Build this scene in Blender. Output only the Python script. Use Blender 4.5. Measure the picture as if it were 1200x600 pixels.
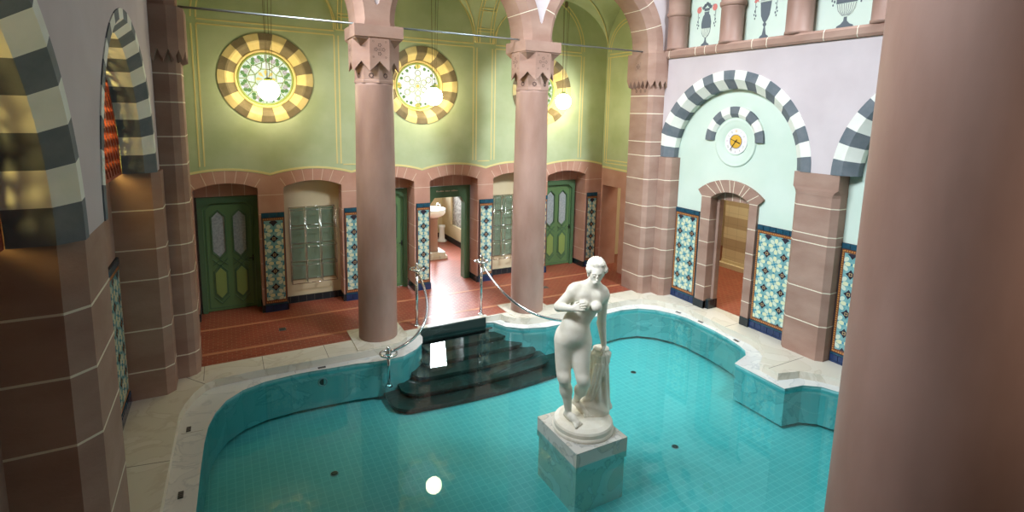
import bpy, math, random
import numpy as np
from mathutils import Vector, Matrix, Euler
from mathutils.geometry import tessellate_polygon
PI = math.pi
random.seed(4)
C = bpy.context.scene.collection
for o in list(bpy.data.objects): bpy.data.objects.remove(o)
S = 4.0            # all building dimensions below are in units of the viewer's height above the floor (4 m)

# ---------------------------------------------------------------- camera, light, exposure
sc = bpy.context.scene
F_PX, CY = 620.1, 223.6
yaw, pitch, roll = 0.497714, 0.142513, 0.0205625
cam = bpy.data.cameras.new('camera'); co = bpy.data.objects.new('camera', cam); C.objects.link(co)
fw = Vector((math.sin(yaw)*math.cos(pitch), math.cos(yaw)*math.cos(pitch), -math.sin(pitch)))
rt = Vector((math.cos(yaw), -math.sin(yaw), 0)); up = rt.cross(fw)
r2 = rt*math.cos(roll)+up*math.sin(roll); u2 = up*math.cos(roll)-rt*math.sin(roll)
M = Matrix((r2, u2, -fw)).transposed().to_4x4(); M.translation = (0, 0, S)
co.matrix_world = M
cam.sensor_width = 36; cam.lens = F_PX/1200*36; cam.clip_start = .05; cam.clip_end = 200
cam.shift_y = -(300-CY)/1200
cam.dof.use_dof = False
sc.camera = co
sc.view_settings.view_transform = 'Standard'; sc.view_settings.look = 'None'
sc.view_settings.gamma = 1; sc.view_settings.use_curve_mapping = False
sc.view_settings.exposure = 0.0
W = bpy.data.worlds.new('world'); sc.world = W; W.use_nodes = True
W.node_tree.nodes['Background'].inputs[0].default_value = (1, .75, .5, 1)
W.node_tree.nodes['Background'].inputs[1].default_value = 0.012

def area(name, loc, target, sx, sy, power, col, spread=180):
    l = bpy.data.lights.new(name, 'AREA'); l.shape = 'RECTANGLE'; l.size = sx*S; l.size_y = sy*S
    l.energy = power; l.color = col; l.spread = math.radians(spread)
    o = bpy.data.objects.new(name, l); C.objects.link(o); o.location = Vector(loc)*S
    o.rotation_euler = (Vector(target)-Vector(loc)).to_track_quat('-Z', 'Y').to_euler()
    return o
COOL = (.86, .93, 1.0); WARM = (1.0, .74, .36)
area('high_window_light', (-.72, 1.55, 2.45), (1.7, 1.55, .55), 1.3, .55, 1150, COOL, 130)     # clerestory high on the left, over the wall
area('skylight', (1.35, 1.65, 2.75), (1.4, 1.6, 0), .8, .6, 25, COOL, 80)                  # glazed roof over the pool
area('fountain_room_window_light', (1.20, 3.93, .60), (1.08, 2.75, .15), .6, .7, 380, (.86, .93, 1.0), 95)
area('corridor_light', (2.62, 1.95, 1.05), (2.8, 1.95, 0), .4, .5, 110, (1, .90, .72))
area('side_passage_light', (2.75, 2.7, 1.0), (2.75, 2.75, 0), .4, .3, 22, (1, .86, .6))
area('near_column_fill', (.80, -.50, 1.25), (.64, .20, .92), .2, .2, 6, (1, .84, .72), 45)  # unseen warm fill, added to lift the dark side of the near column
area('back_wall_fill', (1.95, .30, 2.6), (1.55, 2.7, .35), .45, .45, 215, COOL, 60)            # added fill from high at the near end, brightens the back wall
area('left_window_light', (-.50, 1.45, .95), (-.2, 1.88, 1.05), .35, .25, 110, (1, .74, .22), 110)
area('near_window_light', (-.50, .45, .92), (-.2, .93, 1.12), .3, .25, 75, (1, .74, .22), 80)

# ---------------------------------------------------------------- materials
def mat(name, col, rough=.6, metal=0, col2=None, scale=3, detail=5, bump=0, bscale=None, spec=.5, stretch=(1, 1, 1), lo=.35, hi=.65):
    m = bpy.data.materials.new(name); m.use_nodes = True; nt = m.node_tree
    b = nt.nodes['Principled BSDF']
    b.inputs['Base Color'].default_value = (*col, 1); b.inputs['Roughness'].default_value = rough
    b.inputs['Metallic'].default_value = metal; b.inputs['Specular IOR Level'].default_value = spec
    tc = nt.nodes.new('ShaderNodeTexCoord'); mp = nt.nodes.new('ShaderNodeMapping'); mp.inputs['Scale'].default_value = stretch
    nt.links.new(tc.outputs['Object'], mp.inputs[0])
    if col2:
        n = nt.nodes.new('ShaderNodeTexNoise'); n.inputs['Scale'].default_value = scale; n.inputs['Detail'].default_value = detail
        nt.links.new(mp.outputs[0], n.inputs[0])
        r = nt.nodes.new('ShaderNodeValToRGB'); r.color_ramp.elements[0].position = lo; r.color_ramp.elements[1].position = hi
        r.color_ramp.elements[0].color = (*col, 1); r.color_ramp.elements[1].color = (*col2, 1)
        nt.links.new(n.outputs[0], r.inputs[0]); nt.links.new(r.outputs[0], b.inputs['Base Color'])
    if bump:
        n2 = nt.nodes.new('ShaderNodeTexNoise'); n2.inputs['Scale'].default_value = bscale or scale*8; n2.inputs['Detail'].default_value = 4
        nt.links.new(mp.outputs[0], n2.inputs[0])
        bp = nt.nodes.new('ShaderNodeBump'); bp.inputs['Strength'].default_value = bump; bp.inputs['Distance'].default_value = .02
        nt.links.new(n2.outputs[0], bp.inputs['Height']); nt.links.new(bp.outputs[0], b.inputs['Normal'])
    return m
def brick(name, c1, c2, cm, bw, bh, mortar, rough=.4, offset=.5, swap=None, bump=.15, noise=None, spec=.5):
    m = bpy.data.materials.new(name); m.use_nodes = True; nt = m.node_tree; b = nt.nodes['Principled BSDF']
    b.inputs['Roughness'].default_value = rough; b.inputs['Specular IOR Level'].default_value = spec
    tc = nt.nodes.new('ShaderNodeTexCoord'); v = tc.outputs['Object']
    if swap:
        sx = nt.nodes.new('ShaderNodeSeparateXYZ'); cx = nt.nodes.new('ShaderNodeCombineXYZ'); nt.links.new(v, sx.inputs[0])
        for i, ch in enumerate(swap): nt.links.new(sx.outputs['XYZ'.index(ch)], cx.inputs[i])
        v = cx.outputs[0]
    t = nt.nodes.new('ShaderNodeTexBrick'); t.offset = offset; t.squash = 1
    t.inputs['Color1'].default_value = (*c1, 1); t.inputs['Color2'].default_value = (*c2, 1); t.inputs['Mortar'].default_value = (*cm, 1)
    t.inputs['Scale'].default_value = 1; t.inputs['Brick Width'].default_value = bw; t.inputs['Row Height'].default_value = bh
    t.inputs['Mortar Size'].default_value = mortar; t.inputs['Mortar Smooth'].default_value = .2
    nt.links.new(v, t.inputs['Vector'])
    if noise:
        n = nt.nodes.new('ShaderNodeTexNoise'); n.inputs['Scale'].default_value = noise[0]; n.inputs['Detail'].default_value = 4
        nt.links.new(v, n.inputs[0])
        mx = nt.nodes.new('ShaderNodeMix'); mx.data_type = 'RGBA'; mx.blend_type = 'MULTIPLY'
        mr = nt.nodes.new('ShaderNodeMapRange'); mr.inputs[1].default_value = .4; mr.inputs[2].default_value = .7; mr.inputs[4].default_value = noise[2]
        nt.links.new(n.outputs[0], mr.inputs[0]); nt.links.new(mr.outputs[0], mx.inputs[0])
        nt.links.new(t.outputs[0], mx.inputs[6]); mx.inputs[7].default_value = (*noise[1], 1)
        nt.links.new(mx.outputs[2], b.inputs['Base Color'])
    else: nt.links.new(t.outputs[0], b.inputs['Base Color'])
    bp = nt.nodes.new('ShaderNodeBump'); bp.inputs['Strength'].default_value = bump; bp.inputs['Distance'].default_value = .004; bp.invert = True
    nt.links.new(t.outputs[1], bp.inputs['Height']); nt.links.new(bp.outputs[0], b.inputs['Normal'])
    return m
def marble(name, c1, cv, rough=.3, scale=2.2, c3=None):
    m = bpy.data.materials.new(name); m.use_nodes = True; nt = m.node_tree; b = nt.nodes['Principled BSDF']
    b.inputs['Roughness'].default_value = rough
    tc = nt.nodes.new('ShaderNodeTexCoord')
    n = nt.nodes.new('ShaderNodeTexNoise'); n.inputs['Scale'].default_value = scale; n.inputs['Detail'].default_value = 8; n.inputs['Distortion'].default_value = 1.6
    nt.links.new(tc.outputs['Object'], n.inputs[0])
    r = nt.nodes.new('ShaderNodeValToRGB'); e = r.color_ramp.elements
    e[0].position = .42; e[0].color = (*c1, 1); e[1].position = .56; e[1].color = (*(c3 or c1), 1)
    k = e.new(.495); k.color = (*cv, 1); k = e.new(.47); k.color = (*c1, 1); k = e.new(.52); k.color = (*(c3 or c1), 1)
    nt.links.new(n.outputs[0], r.inputs[0]); nt.links.new(r.outputs[0], b.inputs['Base Color'])
    return m
def emis(name, col, st):
    m = bpy.data.materials.new(name); m.use_nodes = True; nt = m.node_tree; nt.nodes.remove(nt.nodes['Principled BSDF'])
    e = nt.nodes.new('ShaderNodeEmission'); e.inputs[0].default_value = (*col, 1); e.inputs[1].default_value = st
    nt.links.new(e.outputs[0], nt.nodes['Material Output'].inputs[0]); return m
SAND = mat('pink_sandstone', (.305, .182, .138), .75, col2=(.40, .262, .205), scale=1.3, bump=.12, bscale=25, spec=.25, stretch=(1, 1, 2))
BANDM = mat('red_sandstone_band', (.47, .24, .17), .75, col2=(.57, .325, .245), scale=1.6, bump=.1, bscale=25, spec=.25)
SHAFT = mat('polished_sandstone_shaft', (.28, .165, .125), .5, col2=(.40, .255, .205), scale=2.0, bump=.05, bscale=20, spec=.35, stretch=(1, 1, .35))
MORT = mat('pale_mortar', (.78, .70, .56), .8, spec=.2)
MORTY = mat('pale_pink_mortar', (.72, .55, .42), .8, spec=.2)
LILAC = mat('lilac_plaster', (.56, .49, .50), .85, col2=(.62, .55, .56), scale=1.2, bump=.08, bscale=12, spec=.2)
MINT = mat('mint_plaster', (.60, .72, .62), .85, col2=(.66, .77, .68), scale=1.0, bump=.05, bscale=12, spec=.2)
GREENW = mat('sage_green_plaster', (.41, .48, .27), .8, col2=(.49, .56, .35), scale=1.6, detail=8, bump=.06, bscale=10, spec=.2)
CREAMP = mat('cream_painted_line', (.76, .66, .30), .8, spec=.2)
CREAMW = mat('cream_plaster', (.62, .52, .32), .85, col2=(.68, .58, .38), scale=1.5, spec=.2)
REDT = brick('red_floor_tile', (.33, .065, .035), (.26, .045, .025), (.36, .17, .10), .14, .07, .007, .38, noise=(1.2, (.72, .66, .62), .6))
BANDT = brick('pale_red_floor_border', (.55, .22, .11), (.50, .19, .10), (.45, .25, .15), .10, .05, .004, .3)
DECKM = marble('cream_marble_deck', (.66, .62, .51), (.59, .54, .43), .35, 1.1, (.70, .66, .56))
LEDGEM = marble('white_veined_marble', (.70, .71, .68), (.55, .57, .57), .25, 1.7, (.66, .67, .65))
JOINT = mat('dark_joint', (.25, .22, .18), .8)
BASINM = marble('turquoise_marble', (.20, .46, .46), (.15, .38, .39), .4, 1.4, (.24, .52, .52))
POOLT = brick('turquoise_pool_tile', (.22, .62, .62), (.20, .58, .585), (.30, .70, .69), .10, .10, .006, .4, offset=0, bump=.0, noise=(.5, (.80, .92, .92), .6))
BLACKM = marble('black_green_marble', (.030, .042, .038), (.055, .075, .066), .3, 1.2, (.022, .032, .028))
BLKT = brick('black_base_tile', (.012, .018, .022), (.016, .024, .03), (.06, .07, .06), .16, .2, .006, .2, swap='XZY')
DKG = mat('dark_grey_voussoir', (.13, .155, .175), .7, col2=(.17, .19, .21), scale=6, bump=.15, bscale=30, spec=.25)
WHV = mat('white_voussoir', (.76, .78, .70), .75, col2=(.82, .83, .76), scale=5, bump=.1, bscale=30, spec=.25)
OCHV = mat('yellow_cream_voussoir', (.58, .46, .19), .75, col2=(.64, .52, .25), scale=5, bump=.1, bscale=30, spec=.25)
BRNV = mat('brown_voussoir', (.15, .12, .065), .75, col2=(.19, .15, .09), scale=7, bump=.1, bscale=30, spec=.25)
GRN = mat('green_paint', (.075, .15, .07), .4, col2=(.085, .17, .08), scale=4, spec=.5)
GRN2 = mat('mid_green_paint', (.12, .22, .085), .4, spec=.5)
GRN3 = mat('light_green_panel', (.24, .33, .09), .45, spec=.5)
CHROME = mat('chrome', (.72, .74, .75), .16, 1)
STEEL = mat('steel_rod', (.35, .40, .42), .35, .9)
STAT = mat('white_statue_stone', (.80, .75, .61), .5, col2=(.88, .84, .72), scale=9, detail=6, bump=.06, bscale=40, spec=.35, lo=.3, hi=.6)
PEDM = marble('grey_white_pedestal_marble', (.60, .58, .50), (.42, .43, .40), .35, 2.4, (.66, .65, .60))
GOLD = mat('gold_dial', (.80, .48, .06), .35, .3)
BLACK = mat('black_paint', (.01, .01, .01), .5)
NUM = mat('faded_numeral_paint', (.45, .40, .36), .6)
PINK = mat('pink_numeral_paint', (.62, .42, .55), .6)
WHITE = mat('white_paint', (.85, .86, .86), .5)
SLATE = mat('slate_vase_paint', (.12, .145, .165), .8)
CORAL = mat('coral_flower_paint', (.62, .20, .17), .8)
REDL = mat('red_lattice_wood', (.27, .045, .02), .55, col2=(.33, .06, .03), scale=8)
FROST = mat('frosted_glass', (.72, .78, .76), .25, col2=(.55, .60, .58), scale=30, bump=.3, bscale=60)
def _frost():
    b = FROST.node_tree.nodes['Principled BSDF']; b.inputs['Transmission Weight'].default_value = .45
_frost()
RACKG = mat('green_rack_glass', (.20, .32, .22), .15, spec=.6)
RACKG.node_tree.nodes['Principled BSDF'].inputs['Alpha'].default_value = .45
WALLP = mat('grey_patterned_wallpaper', (.30, .28, .25), .8, col2=(.50, .48, .42), scale=14, detail=2, lo=.45, hi=.55)
BROWNW = mat('brown_painted_wood', (.16, .07, .035), .5)
STRIPT = brick('cream_wall_tile', (.66, .57, .36), (.63, .54, .34), (.45, .38, .24), .30, .30, .004, .3, offset=0, swap='YZX')
STRIPT2 = brick('tan_wall_tile', (.46, .36, .22), (.44, .345, .21), (.32, .26, .16), .30, .30, .004, .3, offset=0, swap='YZX')
TBLUE = mat('blue_glazed_tile', (.012, .06, .10), .15, col2=(.02, .09, .14), scale=12)
TNAVY = mat('navy_glazed_tile', (.012, .03, .09), .15, col2=(.02, .045, .13), scale=12)
TGROUT = mat('dark_grout', (.03, .035, .05), .6)
TBORD = mat('russet_tile_border', (.20, .07, .03), .3)
TORG = mat('orange_tile_dot', (.66, .30, .08), .3)
TTEAL = mat('aqua_tile_field', (.14, .34, .36), .25, col2=(.26, .46, .45), scale=20)
TCREAM = mat('cream_tile_petal', (.70, .72, .46), .25)
TPALE = mat('pale_tile_petal', (.62, .70, .56), .25)
TDARK = mat('dark_star_tile', (.035, .03, .045), .2)
TOCH = mat('ochre_star_centre', (.42, .28, .14), .25)
TCYAN = mat('cyan_tile_centre', (.05, .25, .36), .2)
def water_mat():
    m = bpy.data.materials.new('pool_water'); m.use_nodes = True; nt = m.node_tree; nt.nodes.remove(nt.nodes['Principled BSDF'])
    t = nt.nodes.new('ShaderNodeBsdfTransparent'); t.inputs[0].default_value = (.60, .90, .895, 1)
    g = nt.nodes.new('ShaderNodeBsdfGlossy'); g.inputs['Roughness'].default_value = .015; g.inputs[0].default_value = (1, 1, 1, 1)
    fr = nt.nodes.new('ShaderNodeFresnel'); fr.inputs[0].default_value = 1.333
    n = nt.nodes.new('ShaderNodeTexNoise'); n.inputs['Scale'].default_value = 1.1; n.inputs['Detail'].default_value = 2
    tc = nt.nodes.new('ShaderNodeTexCoord'); nt.links.new(tc.outputs['Object'], n.inputs[0])
    bp = nt.nodes.new('ShaderNodeBump'); bp.inputs['Strength'].default_value = .03; bp.inputs['Distance'].default_value = .02
    nt.links.new(n.outputs[0], bp.inputs['Height']); nt.links.new(bp.outputs[0], g.inputs['Normal'])
    mx = nt.nodes.new('ShaderNodeMixShader'); nt.links.new(fr.outputs[0], mx.inputs[0]); nt.links.new(t.outputs[0], mx.inputs[1]); nt.links.new(g.outputs[0], mx.inputs[2])
    nt.links.new(mx.outputs[0], nt.nodes['Material Output'].inputs[0]); return m
WATER = water_mat()
GLOBE = emis("lit_globe", (1.0, .86, .55), 40)
STGL = {k: emis('stained_' + k, c, s) for k, c, s in (('white', (1, .98, .9), 1.15), ('green', (.25, .5, .15), .7), ('yellow', (1, .8, .2), 1.0), ('pink', (.85, .75, .72), .8), ('pale', (.85, .95, .75), 1.0))}

# ---------------------------------------------------------------- mesh helpers
class MB:
    def __init__(s): s.v = []; s.f = []; s.m = []; s.sm = []; s.mats = []
    def mi(s, m):
        if m not in s.mats: s.mats.append(m)
        return s.mats.index(m)
    def add(s, vs, fs, m, smooth=False):
        b = len(s.v); s.v += [tuple(v) for v in vs]; k = s.mi(m)
        for f in fs: s.f.append([b+i for i in f]); s.m.append(k); s.sm.append(smooth)
    def box(s, x0, x1, y0, y1, z0, z1, m):
        vs = [(x, y, z) for z in (z0, z1) for y in (y0, y1) for x in (x0, x1)]
        s.add(vs, [(0, 2, 3, 1), (4, 5, 7, 6), (0, 1, 5, 4), (2, 6, 7, 3), (0, 4, 6, 2), (1, 3, 7, 5)], m)
    def slab(s, outer, w0, w1, m, mp, holes=(), side=None, smooth=False):
        loops = [outer]+list(holes)
        tri = tessellate_polygon([[Vector((p[0], p[1], 0)) for p in L] for L in loops])
        flat = [p for L in loops for p in L]
        n = len(flat)
        vs = [mp(p[0], p[1], w0) for p in flat]+[mp(p[0], p[1], w1) for p in flat]
        s.add(vs, [tuple(t) for t in tri]+[tuple(n+i for i in reversed(t)) for t in tri], m)
        o = 0; fs = []
        for L in loops:
            k = len(L); fs += [(o+i, o+(i+1) % k, n+o+(i+1) % k, n+o+i) for i in range(k)]; o += k
        b = len(s.v)-len(vs); kk = s.mi(side or m)
        for f in fs: s.f.append([b+i for i in f]); s.m.append(kk); s.sm.append(smooth)
    def loft(s, rings, m, smooth=True, cap=True, closed=True):
        n = len(rings[0]); vs = [p for r in rings for p in r]; fs = []
        for j in range(len(rings)-1):
            for i in range(n if closed else n-1):
                a = j*n+i; b = j*n+(i+1) % n; fs.append((a, b, b+n, a+n))
        if cap: fs.append(tuple(reversed(range(n)))); fs.append(tuple(range((len(rings)-1)*n, len(rings)*n)))
        s.add(vs, fs, m, smooth)
    def lathe(s, prof, c, m, seg=32, smooth=True, cap=True, rot=0):
        s.loft([[(c[0]+r*math.cos(2*PI*i/seg+rot), c[1]+r*math.sin(2*PI*i/seg+rot), c[2]+z) for i in range(seg)] for r, z in prof], m, smooth, cap)
    def tube(s, pts, r, m, seg=8, cap=True, closed=False):
        pts = [Vector(p) for p in pts]; rings = []; n = len(pts)
        prev = None
        for i, p in enumerate(pts):
            if closed: d = pts[(i+1) % n]-pts[i-1]
            else: d = pts[min(i+1, n-1)]-pts[max(i-1, 0)]
            d.normalize()
            if prev is None:
                a = Vector((0, 0, 1)) if abs(d.z) < .9 else Vector((1, 0, 0)); u = d.cross(a).normalized()
            else: u = (prev-d*prev.dot(d)).normalized()
            prev = u; w = d.cross(u)
            rings.append([p+(u*math.cos(2*PI*k/seg)+w*math.sin(2*PI*k/seg))*r for k in range(seg)])
        if closed: rings.append(rings[0]); s.loft(rings, m, True, False)
        else: s.loft(rings, m, True, cap)
    def sphere(s, c, r, m, seg=24, rings=14):
        if not hasattr(r, '__len__'): r = (r, r, r)
        R = []
        for j in range(1, rings):
            t = PI*j/rings; R.append([(c[0]+r[0]*math.sin(t)*math.cos(2*PI*i/seg), c[1]+r[1]*math.sin(t)*math.sin(2*PI*i/seg), c[2]-r[2]*math.cos(t)) for i in range(seg)])
        s.loft(R, m, True, True)
    def build(s, name, parent=None, scale=S, origin=None):
        me = bpy.data.meshes.new(name)
        V = np.array(s.v, dtype=float)*scale
        if parent is not None:
            off = np.array(parent.matrix_basis.translation) + (np.array(parent.parent.matrix_basis.translation) if parent.parent else 0)
        else:
            off = np.array([(V[:, 0].min()+V[:, 0].max())/2, (V[:, 1].min()+V[:, 1].max())/2, V[:, 2].min()]) if origin is None else np.array(origin, float)
        me.from_pydata((V-off).tolist(), [], s.f)
        for m in s.mats: me.materials.append(m)
        me.polygons.foreach_set('material_index', s.m); me.polygons.foreach_set('use_smooth', s.sm)
        me.update()
        import bmesh
        bm = bmesh.new(); bm.from_mesh(me); bmesh.ops.recalc_face_normals(bm, faces=bm.faces); bm.to_mesh(me); bm.free()
        if any(s.sm) and not all(s.sm): pass
        o = bpy.data.objects.new(name, me); C.objects.link(o)
        if parent is not None: o.parent = parent
        else: o.location = off
        return o
def thing(name, label, cat, loc, group=None, kind=None):
    o = bpy.data.objects.new(name, None); C.objects.link(o); o.location = Vector(loc)*S; o.empty_display_size = .1
    tag(o, label, cat, group, kind); return o
def tag(o, label=None, cat=None, group=None, kind=None):
    if label: o['label'] = label
    if cat: o['category'] = cat
    if group: o['group'] = group
    if kind: o['kind'] = kind
    return o
def struct(name, mb, label=None, cat=None):
    o = mb.build(name, origin=(0, 0, 0)); o['kind'] = 'structure'
    if label: o['label'] = label
    if cat: o['category'] = cat
    return o
def tree_copy(root, dloc, label):
    r = root.copy(); C.objects.link(r); r.location = root.location+Vector(dloc)*S; r['label'] = label
    def rec(a, b):
        for ch in [o for o in bpy.data.objects if o.parent == a]:
            c = ch.copy(); C.objects.link(c); c.parent = b; rec(ch, c)
    rec(root, r); return r
def arc(cx, cz, r, a0, a1, n): return [(cx+r*math.cos(a0+(a1-a0)*i/n), cz+r*math.sin(a0+(a1-a0)*i/n)) for i in range(n+1)]
def segarc(x0, x1, z0, zc, n=14):
    """segmental arch from (x0,z0) over crown height zc to (x1,z0)"""
    h = (x1-x0)/2; s = zc-z0; R = (h*h+s*s)/(2*s); cx = (x0+x1)/2; cz = zc-R
    a = math.atan2(z0-cz, h); return arc(cx, cz, R, PI-a, a, n), (cx, cz, R)
fXZ = lambda Y: (lambda u, v, w: (u, Y+w, v))          # slab in a plane y = Y
fYZ = lambda X: (lambda u, v, w: (X+w, u, v))          # slab in a plane x = X
fXY = lambda Z: (lambda u, v, w: (u, v, Z+w))
def ribbon(mb, pts, w, t, mp, m, closed=False):
    """flat raised ribbon along a 2-D polyline in a plane"""
    P = [Vector((p[0], p[1])) for p in pts]; n = len(P); L = []; R = []
    for i in range(n):
        if closed: d = P[(i+1) % n]-P[i-1]; d1 = P[(i+1) % n]-P[i]
        else: d = P[min(i+1, n-1)]-P[max(i-1, 0)]; d1 = P[min(i+1, n-1)]-P[min(i, n-2)]
        d.normalize(); nn = Vector((-d.y, d.x)); d1.normalize(); cs = max(.4, abs(d.dot(d1)))
        L.append(P[i]+nn*w/2/cs); R.append(P[i]-nn*w/2/cs)
    vs = [mp(p.x, p.y, 0) for p in L]+[mp(p.x, p.y, 0) for p in R]+[mp(p.x, p.y, t) for p in L]+[mp(p.x, p.y, t) for p in R]
    fs = []
    for i in range(n if closed else n-1):
        j = (i+1) % n; a, b, c, d = i, n+i, 2*n+i, 3*n+i; a2, b2, c2, d2 = j, n+j, 2*n+j, 3*n+j
        fs += [(c, d, d2, c2), (a, c, c2, a2), (b, b2, d2, d)]
    mb.add(vs, fs, m)
def grow(poly, d):
    n = len(poly); out = []
    A = sum(poly[i][0]*poly[(i+1) % n][1]-poly[(i+1) % n][0]*poly[i][1] for i in range(n)); sg = 1 if A > 0 else -1
    for i in range(n):
        p0, p, p1 = Vector(poly[i-1]), Vector(poly[i]), Vector(poly[(i+1) % n])
        e0 = (p-p0).normalized(); e1 = (p1-p).normalized()
        n0 = Vector((e0.y, -e0.x))*sg; n1 = Vector((e1.y, -e1.x))*sg; b = (n0+n1)
        if b.length < 1e-6: b = n0
        b.normalize(); c = max(.35, b.dot(n0)); out.append((p.x+b.x*d/c, p.y+b.y*d/c))
    return out
def courses(mb, poly, z0, z1, joints, m, mm=None, jw=.0042):
    """stone shaft of any plan with thin mortar joints running round it"""
    mb.slab(poly, z0, z1, m, fXY(0))
    for z in joints: mb.slab(grow(poly, .0006), z-jw/2, z+jw/2, mm or MORT, fXY(0))

# ---------------------------------------------------------------- setting: floors and pool
D_edge = [(-.19, .60), (-.189, 1.466), (-.184, 1.679), (-.178, 1.943), (-.164, 2.007), (-.14, 2.076), (-.109, 2.128), (-.077, 2.15), (.062, 2.158), (.311, 2.15), (.50, 2.147), (.592, 2.150), (.64, 2.168), (.672, 2.20), (.69, 2.245), (.69, 2.274), (.762, 2.274), (1.10, 2.274),
          (1.188, 2.274), (1.192, 2.25), (1.21, 2.217), (1.24, 2.182), (1.276, 2.161), (1.341, 2.15), (1.741, 2.155), (1.914, 2.162), (1.997, 2.138), (2.061, 2.085), (2.124, 1.94), (2.11, 1.80), (2.098, 1.694), (2.09, 1.508), (2.068, 1.448), (2.027, 1.391), (1.964, 1.357), (1.908, 1.324), (1.898, 1.235), (1.994, 1.208), (2.047, 1.143), (2.09, 1.062), (2.10, .85), (2.08, .60), (1.95, .44), (1.7, .42), (.2, .42), (-.08, .45)]
P_edge = [(-.117, .60), (-.117, 1.464), (-.113, 1.627), (-.107, 1.779), (-.098, 1.877), (-.078, 1.957), (-.045, 2.027), (.01, 2.082), (.088, 2.115), (.211, 2.127), (.427, 2.113), (.53, 2.093), (.628, 2.097), (.693, 2.137), (.738, 2.185), (.758, 2.244), (.762, 2.274), (1.10, 2.274),
          (1.142, 2.259), (1.171, 2.187), (1.235, 2.131), (1.347, 2.097), (1.53, 2.097), (1.695, 2.108), (1.834, 2.118), (1.938, 2.098), (2.012, 2.036), (2.06, 1.95), (2.078, 1.87), (2.075, 1.702), (2.06, 1.60), (2.039, 1.525), (2.018, 1.475), (1.976, 1.44), (1.869, 1.411), (1.868, 1.182), (1.954, 1.168), (2.01, 1.126), (2.045, 1.042), (2.05, .85), (2.02, .64), (1.90, .52), (1.7, .50), (.2, .50), (-.04, .52)]
ZW, ZL, ZF = -.042, -.030, -.205
mb = MB(); mb.slab([(-.55, -.3), (2.276, -.3), (2.276, 2.283), (-.55, 2.283)], 0, -.05, DECKM, fXY(0), holes=[D_edge])
deck = struct('floor_deck', mb)
mb = MB()
for a, b in [((-.114, 2.283), (-.114, 2.157)), ((.09, 2.283), (.09, 2.156)), ((.33, 2.283), (.33, 2.15)), ((-.109, 2.128), (-.17, 2.21)), ((-.184, 1.679), (-.30, 1.70)), ((1.52, 2.283), (1.52, 2.152)), ((1.80, 2.283), (1.80, 2.157)), ((2.124, 1.94), (2.21, 1.94)), ((2.098, 1.66), (2.21, 1.66)), ((1.90, 1.28), (2.13, 1.28))]:
    ribbon(mb, [a, b], .0022, .0004, fXY(0), JOINT)
mb.build('stone_joints', deck)
# ledge: a step down from the deck
mb = MB(); mb.slab(grow(D_edge, .004), ZL, -.19, LEDGEM, fXY(0), holes=[P_edge], side=BASINM); ledge = struct('floor_ledge', mb)
mb = MB(); ribbon(mb, P_edge, .008, .0008, fXY(ZL), LEDGEM, True); mb.build('rounded_lip', ledge)
mb = MB()
for (x, y), (x2, y2) in [((-.108, 1.86), (-.17, 1.865)), ((-.117, 1.3), (-.18, 1.3)), ((.20, 2.127), (.20, 2.155)), ((1.50, 2.10), (1.50, 2.152)), ((2.075, 1.70), (2.10, 1.70))]:
    ribbon(mb, [(x, y), (x2, y2)], .0016, .0003, fXY(ZL), JOINT)
mb.build('stone_joints', ledge)
mb = MB(); mb.slab(grow(P_edge, .03), ZF, ZF-.03, POOLT, fXY(0)); struct('floor_pool', mb)
mb = MB()
tri = tessellate_polygon([[Vector((p[0], p[1], 0)) for p in grow(P_edge, .001)]])
mb.add([(p[0], p[1], ZW) for p in grow(P_edge, .001)], [tuple(t) for t in tri], WATER)
w = mb.build('pool_water')
if w.data.polygons[0].normal.z < 0: w.data.flip_normals()
tag(w, 'still clear turquoise water filling the marble pool', 'water', kind='stuff')
# red tiled gallery floor
mb = MB(); mb.slab([(-.36, 2.283), (2.36, 2.283), (2.36, 2.96), (-.36, 2.96)], 0, -.05, REDT, fXY(0)); g = struct('floor', mb)
mb = MB()
for y in (2.392, 2.668): mb.box(-.30, 2.2, y-.010, y+.010, -.002, .0006, BANDT)
mb.build('pale_border', g)
mb = MB(); mb.slab([(.3, 2.96), (1.56, 2.96), (1.56, 4.05), (.3, 4.05)], 0, -.05, REDT, fXY(0)); struct('floor_fountain_room', mb)
mb = MB(); mb.slab([(2.276, 1.2), (3.6, 1.2), (3.6, 3.2), (2.36, 3.2), (2.36, 2.283), (2.276, 2.283)], 0, -.05, REDT, fXY(0)); struct('floor_corridor', mb)

# ---------------------------------------------------------------- setting: back wall of the gallery
OPEN = [(-.145, .127), (.241, .518), (.625, .907), (.998, 1.292), (1.393, 1.672), (1.775, 2.070)]
ZS, ZC, ZX0, ZX1 = .625, .655, .684, .713
cent = [-.20]+[(OPEN[i][1]+OPEN[i+1][0])/2 for i in range(5)]+[2.195]
ext = []
for i in range(6):
    a, _ = segarc(cent[i], cent[i+1], ZX0, ZX1, 12); ext += a if i == 0 else a[1:]
low = [(-.30, 0)]; outer = [(-.30, 0), (-.145, 0)]
poly = [(-.30, ZX0-.002)]+[(-.30, 0)]
for a, b in OPEN:
    ar, _ = segarc(a, b, ZS, ZC, 12)
    poly += [(a, 0)]+ar+[(b, 0)]
poly += [(2.22, 0), (2.22, ZX0)]+list(reversed(ext))
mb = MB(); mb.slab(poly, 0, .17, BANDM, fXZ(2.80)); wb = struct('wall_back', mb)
mb = MB()     # mortar: voussoir joints and pier courses
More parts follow.
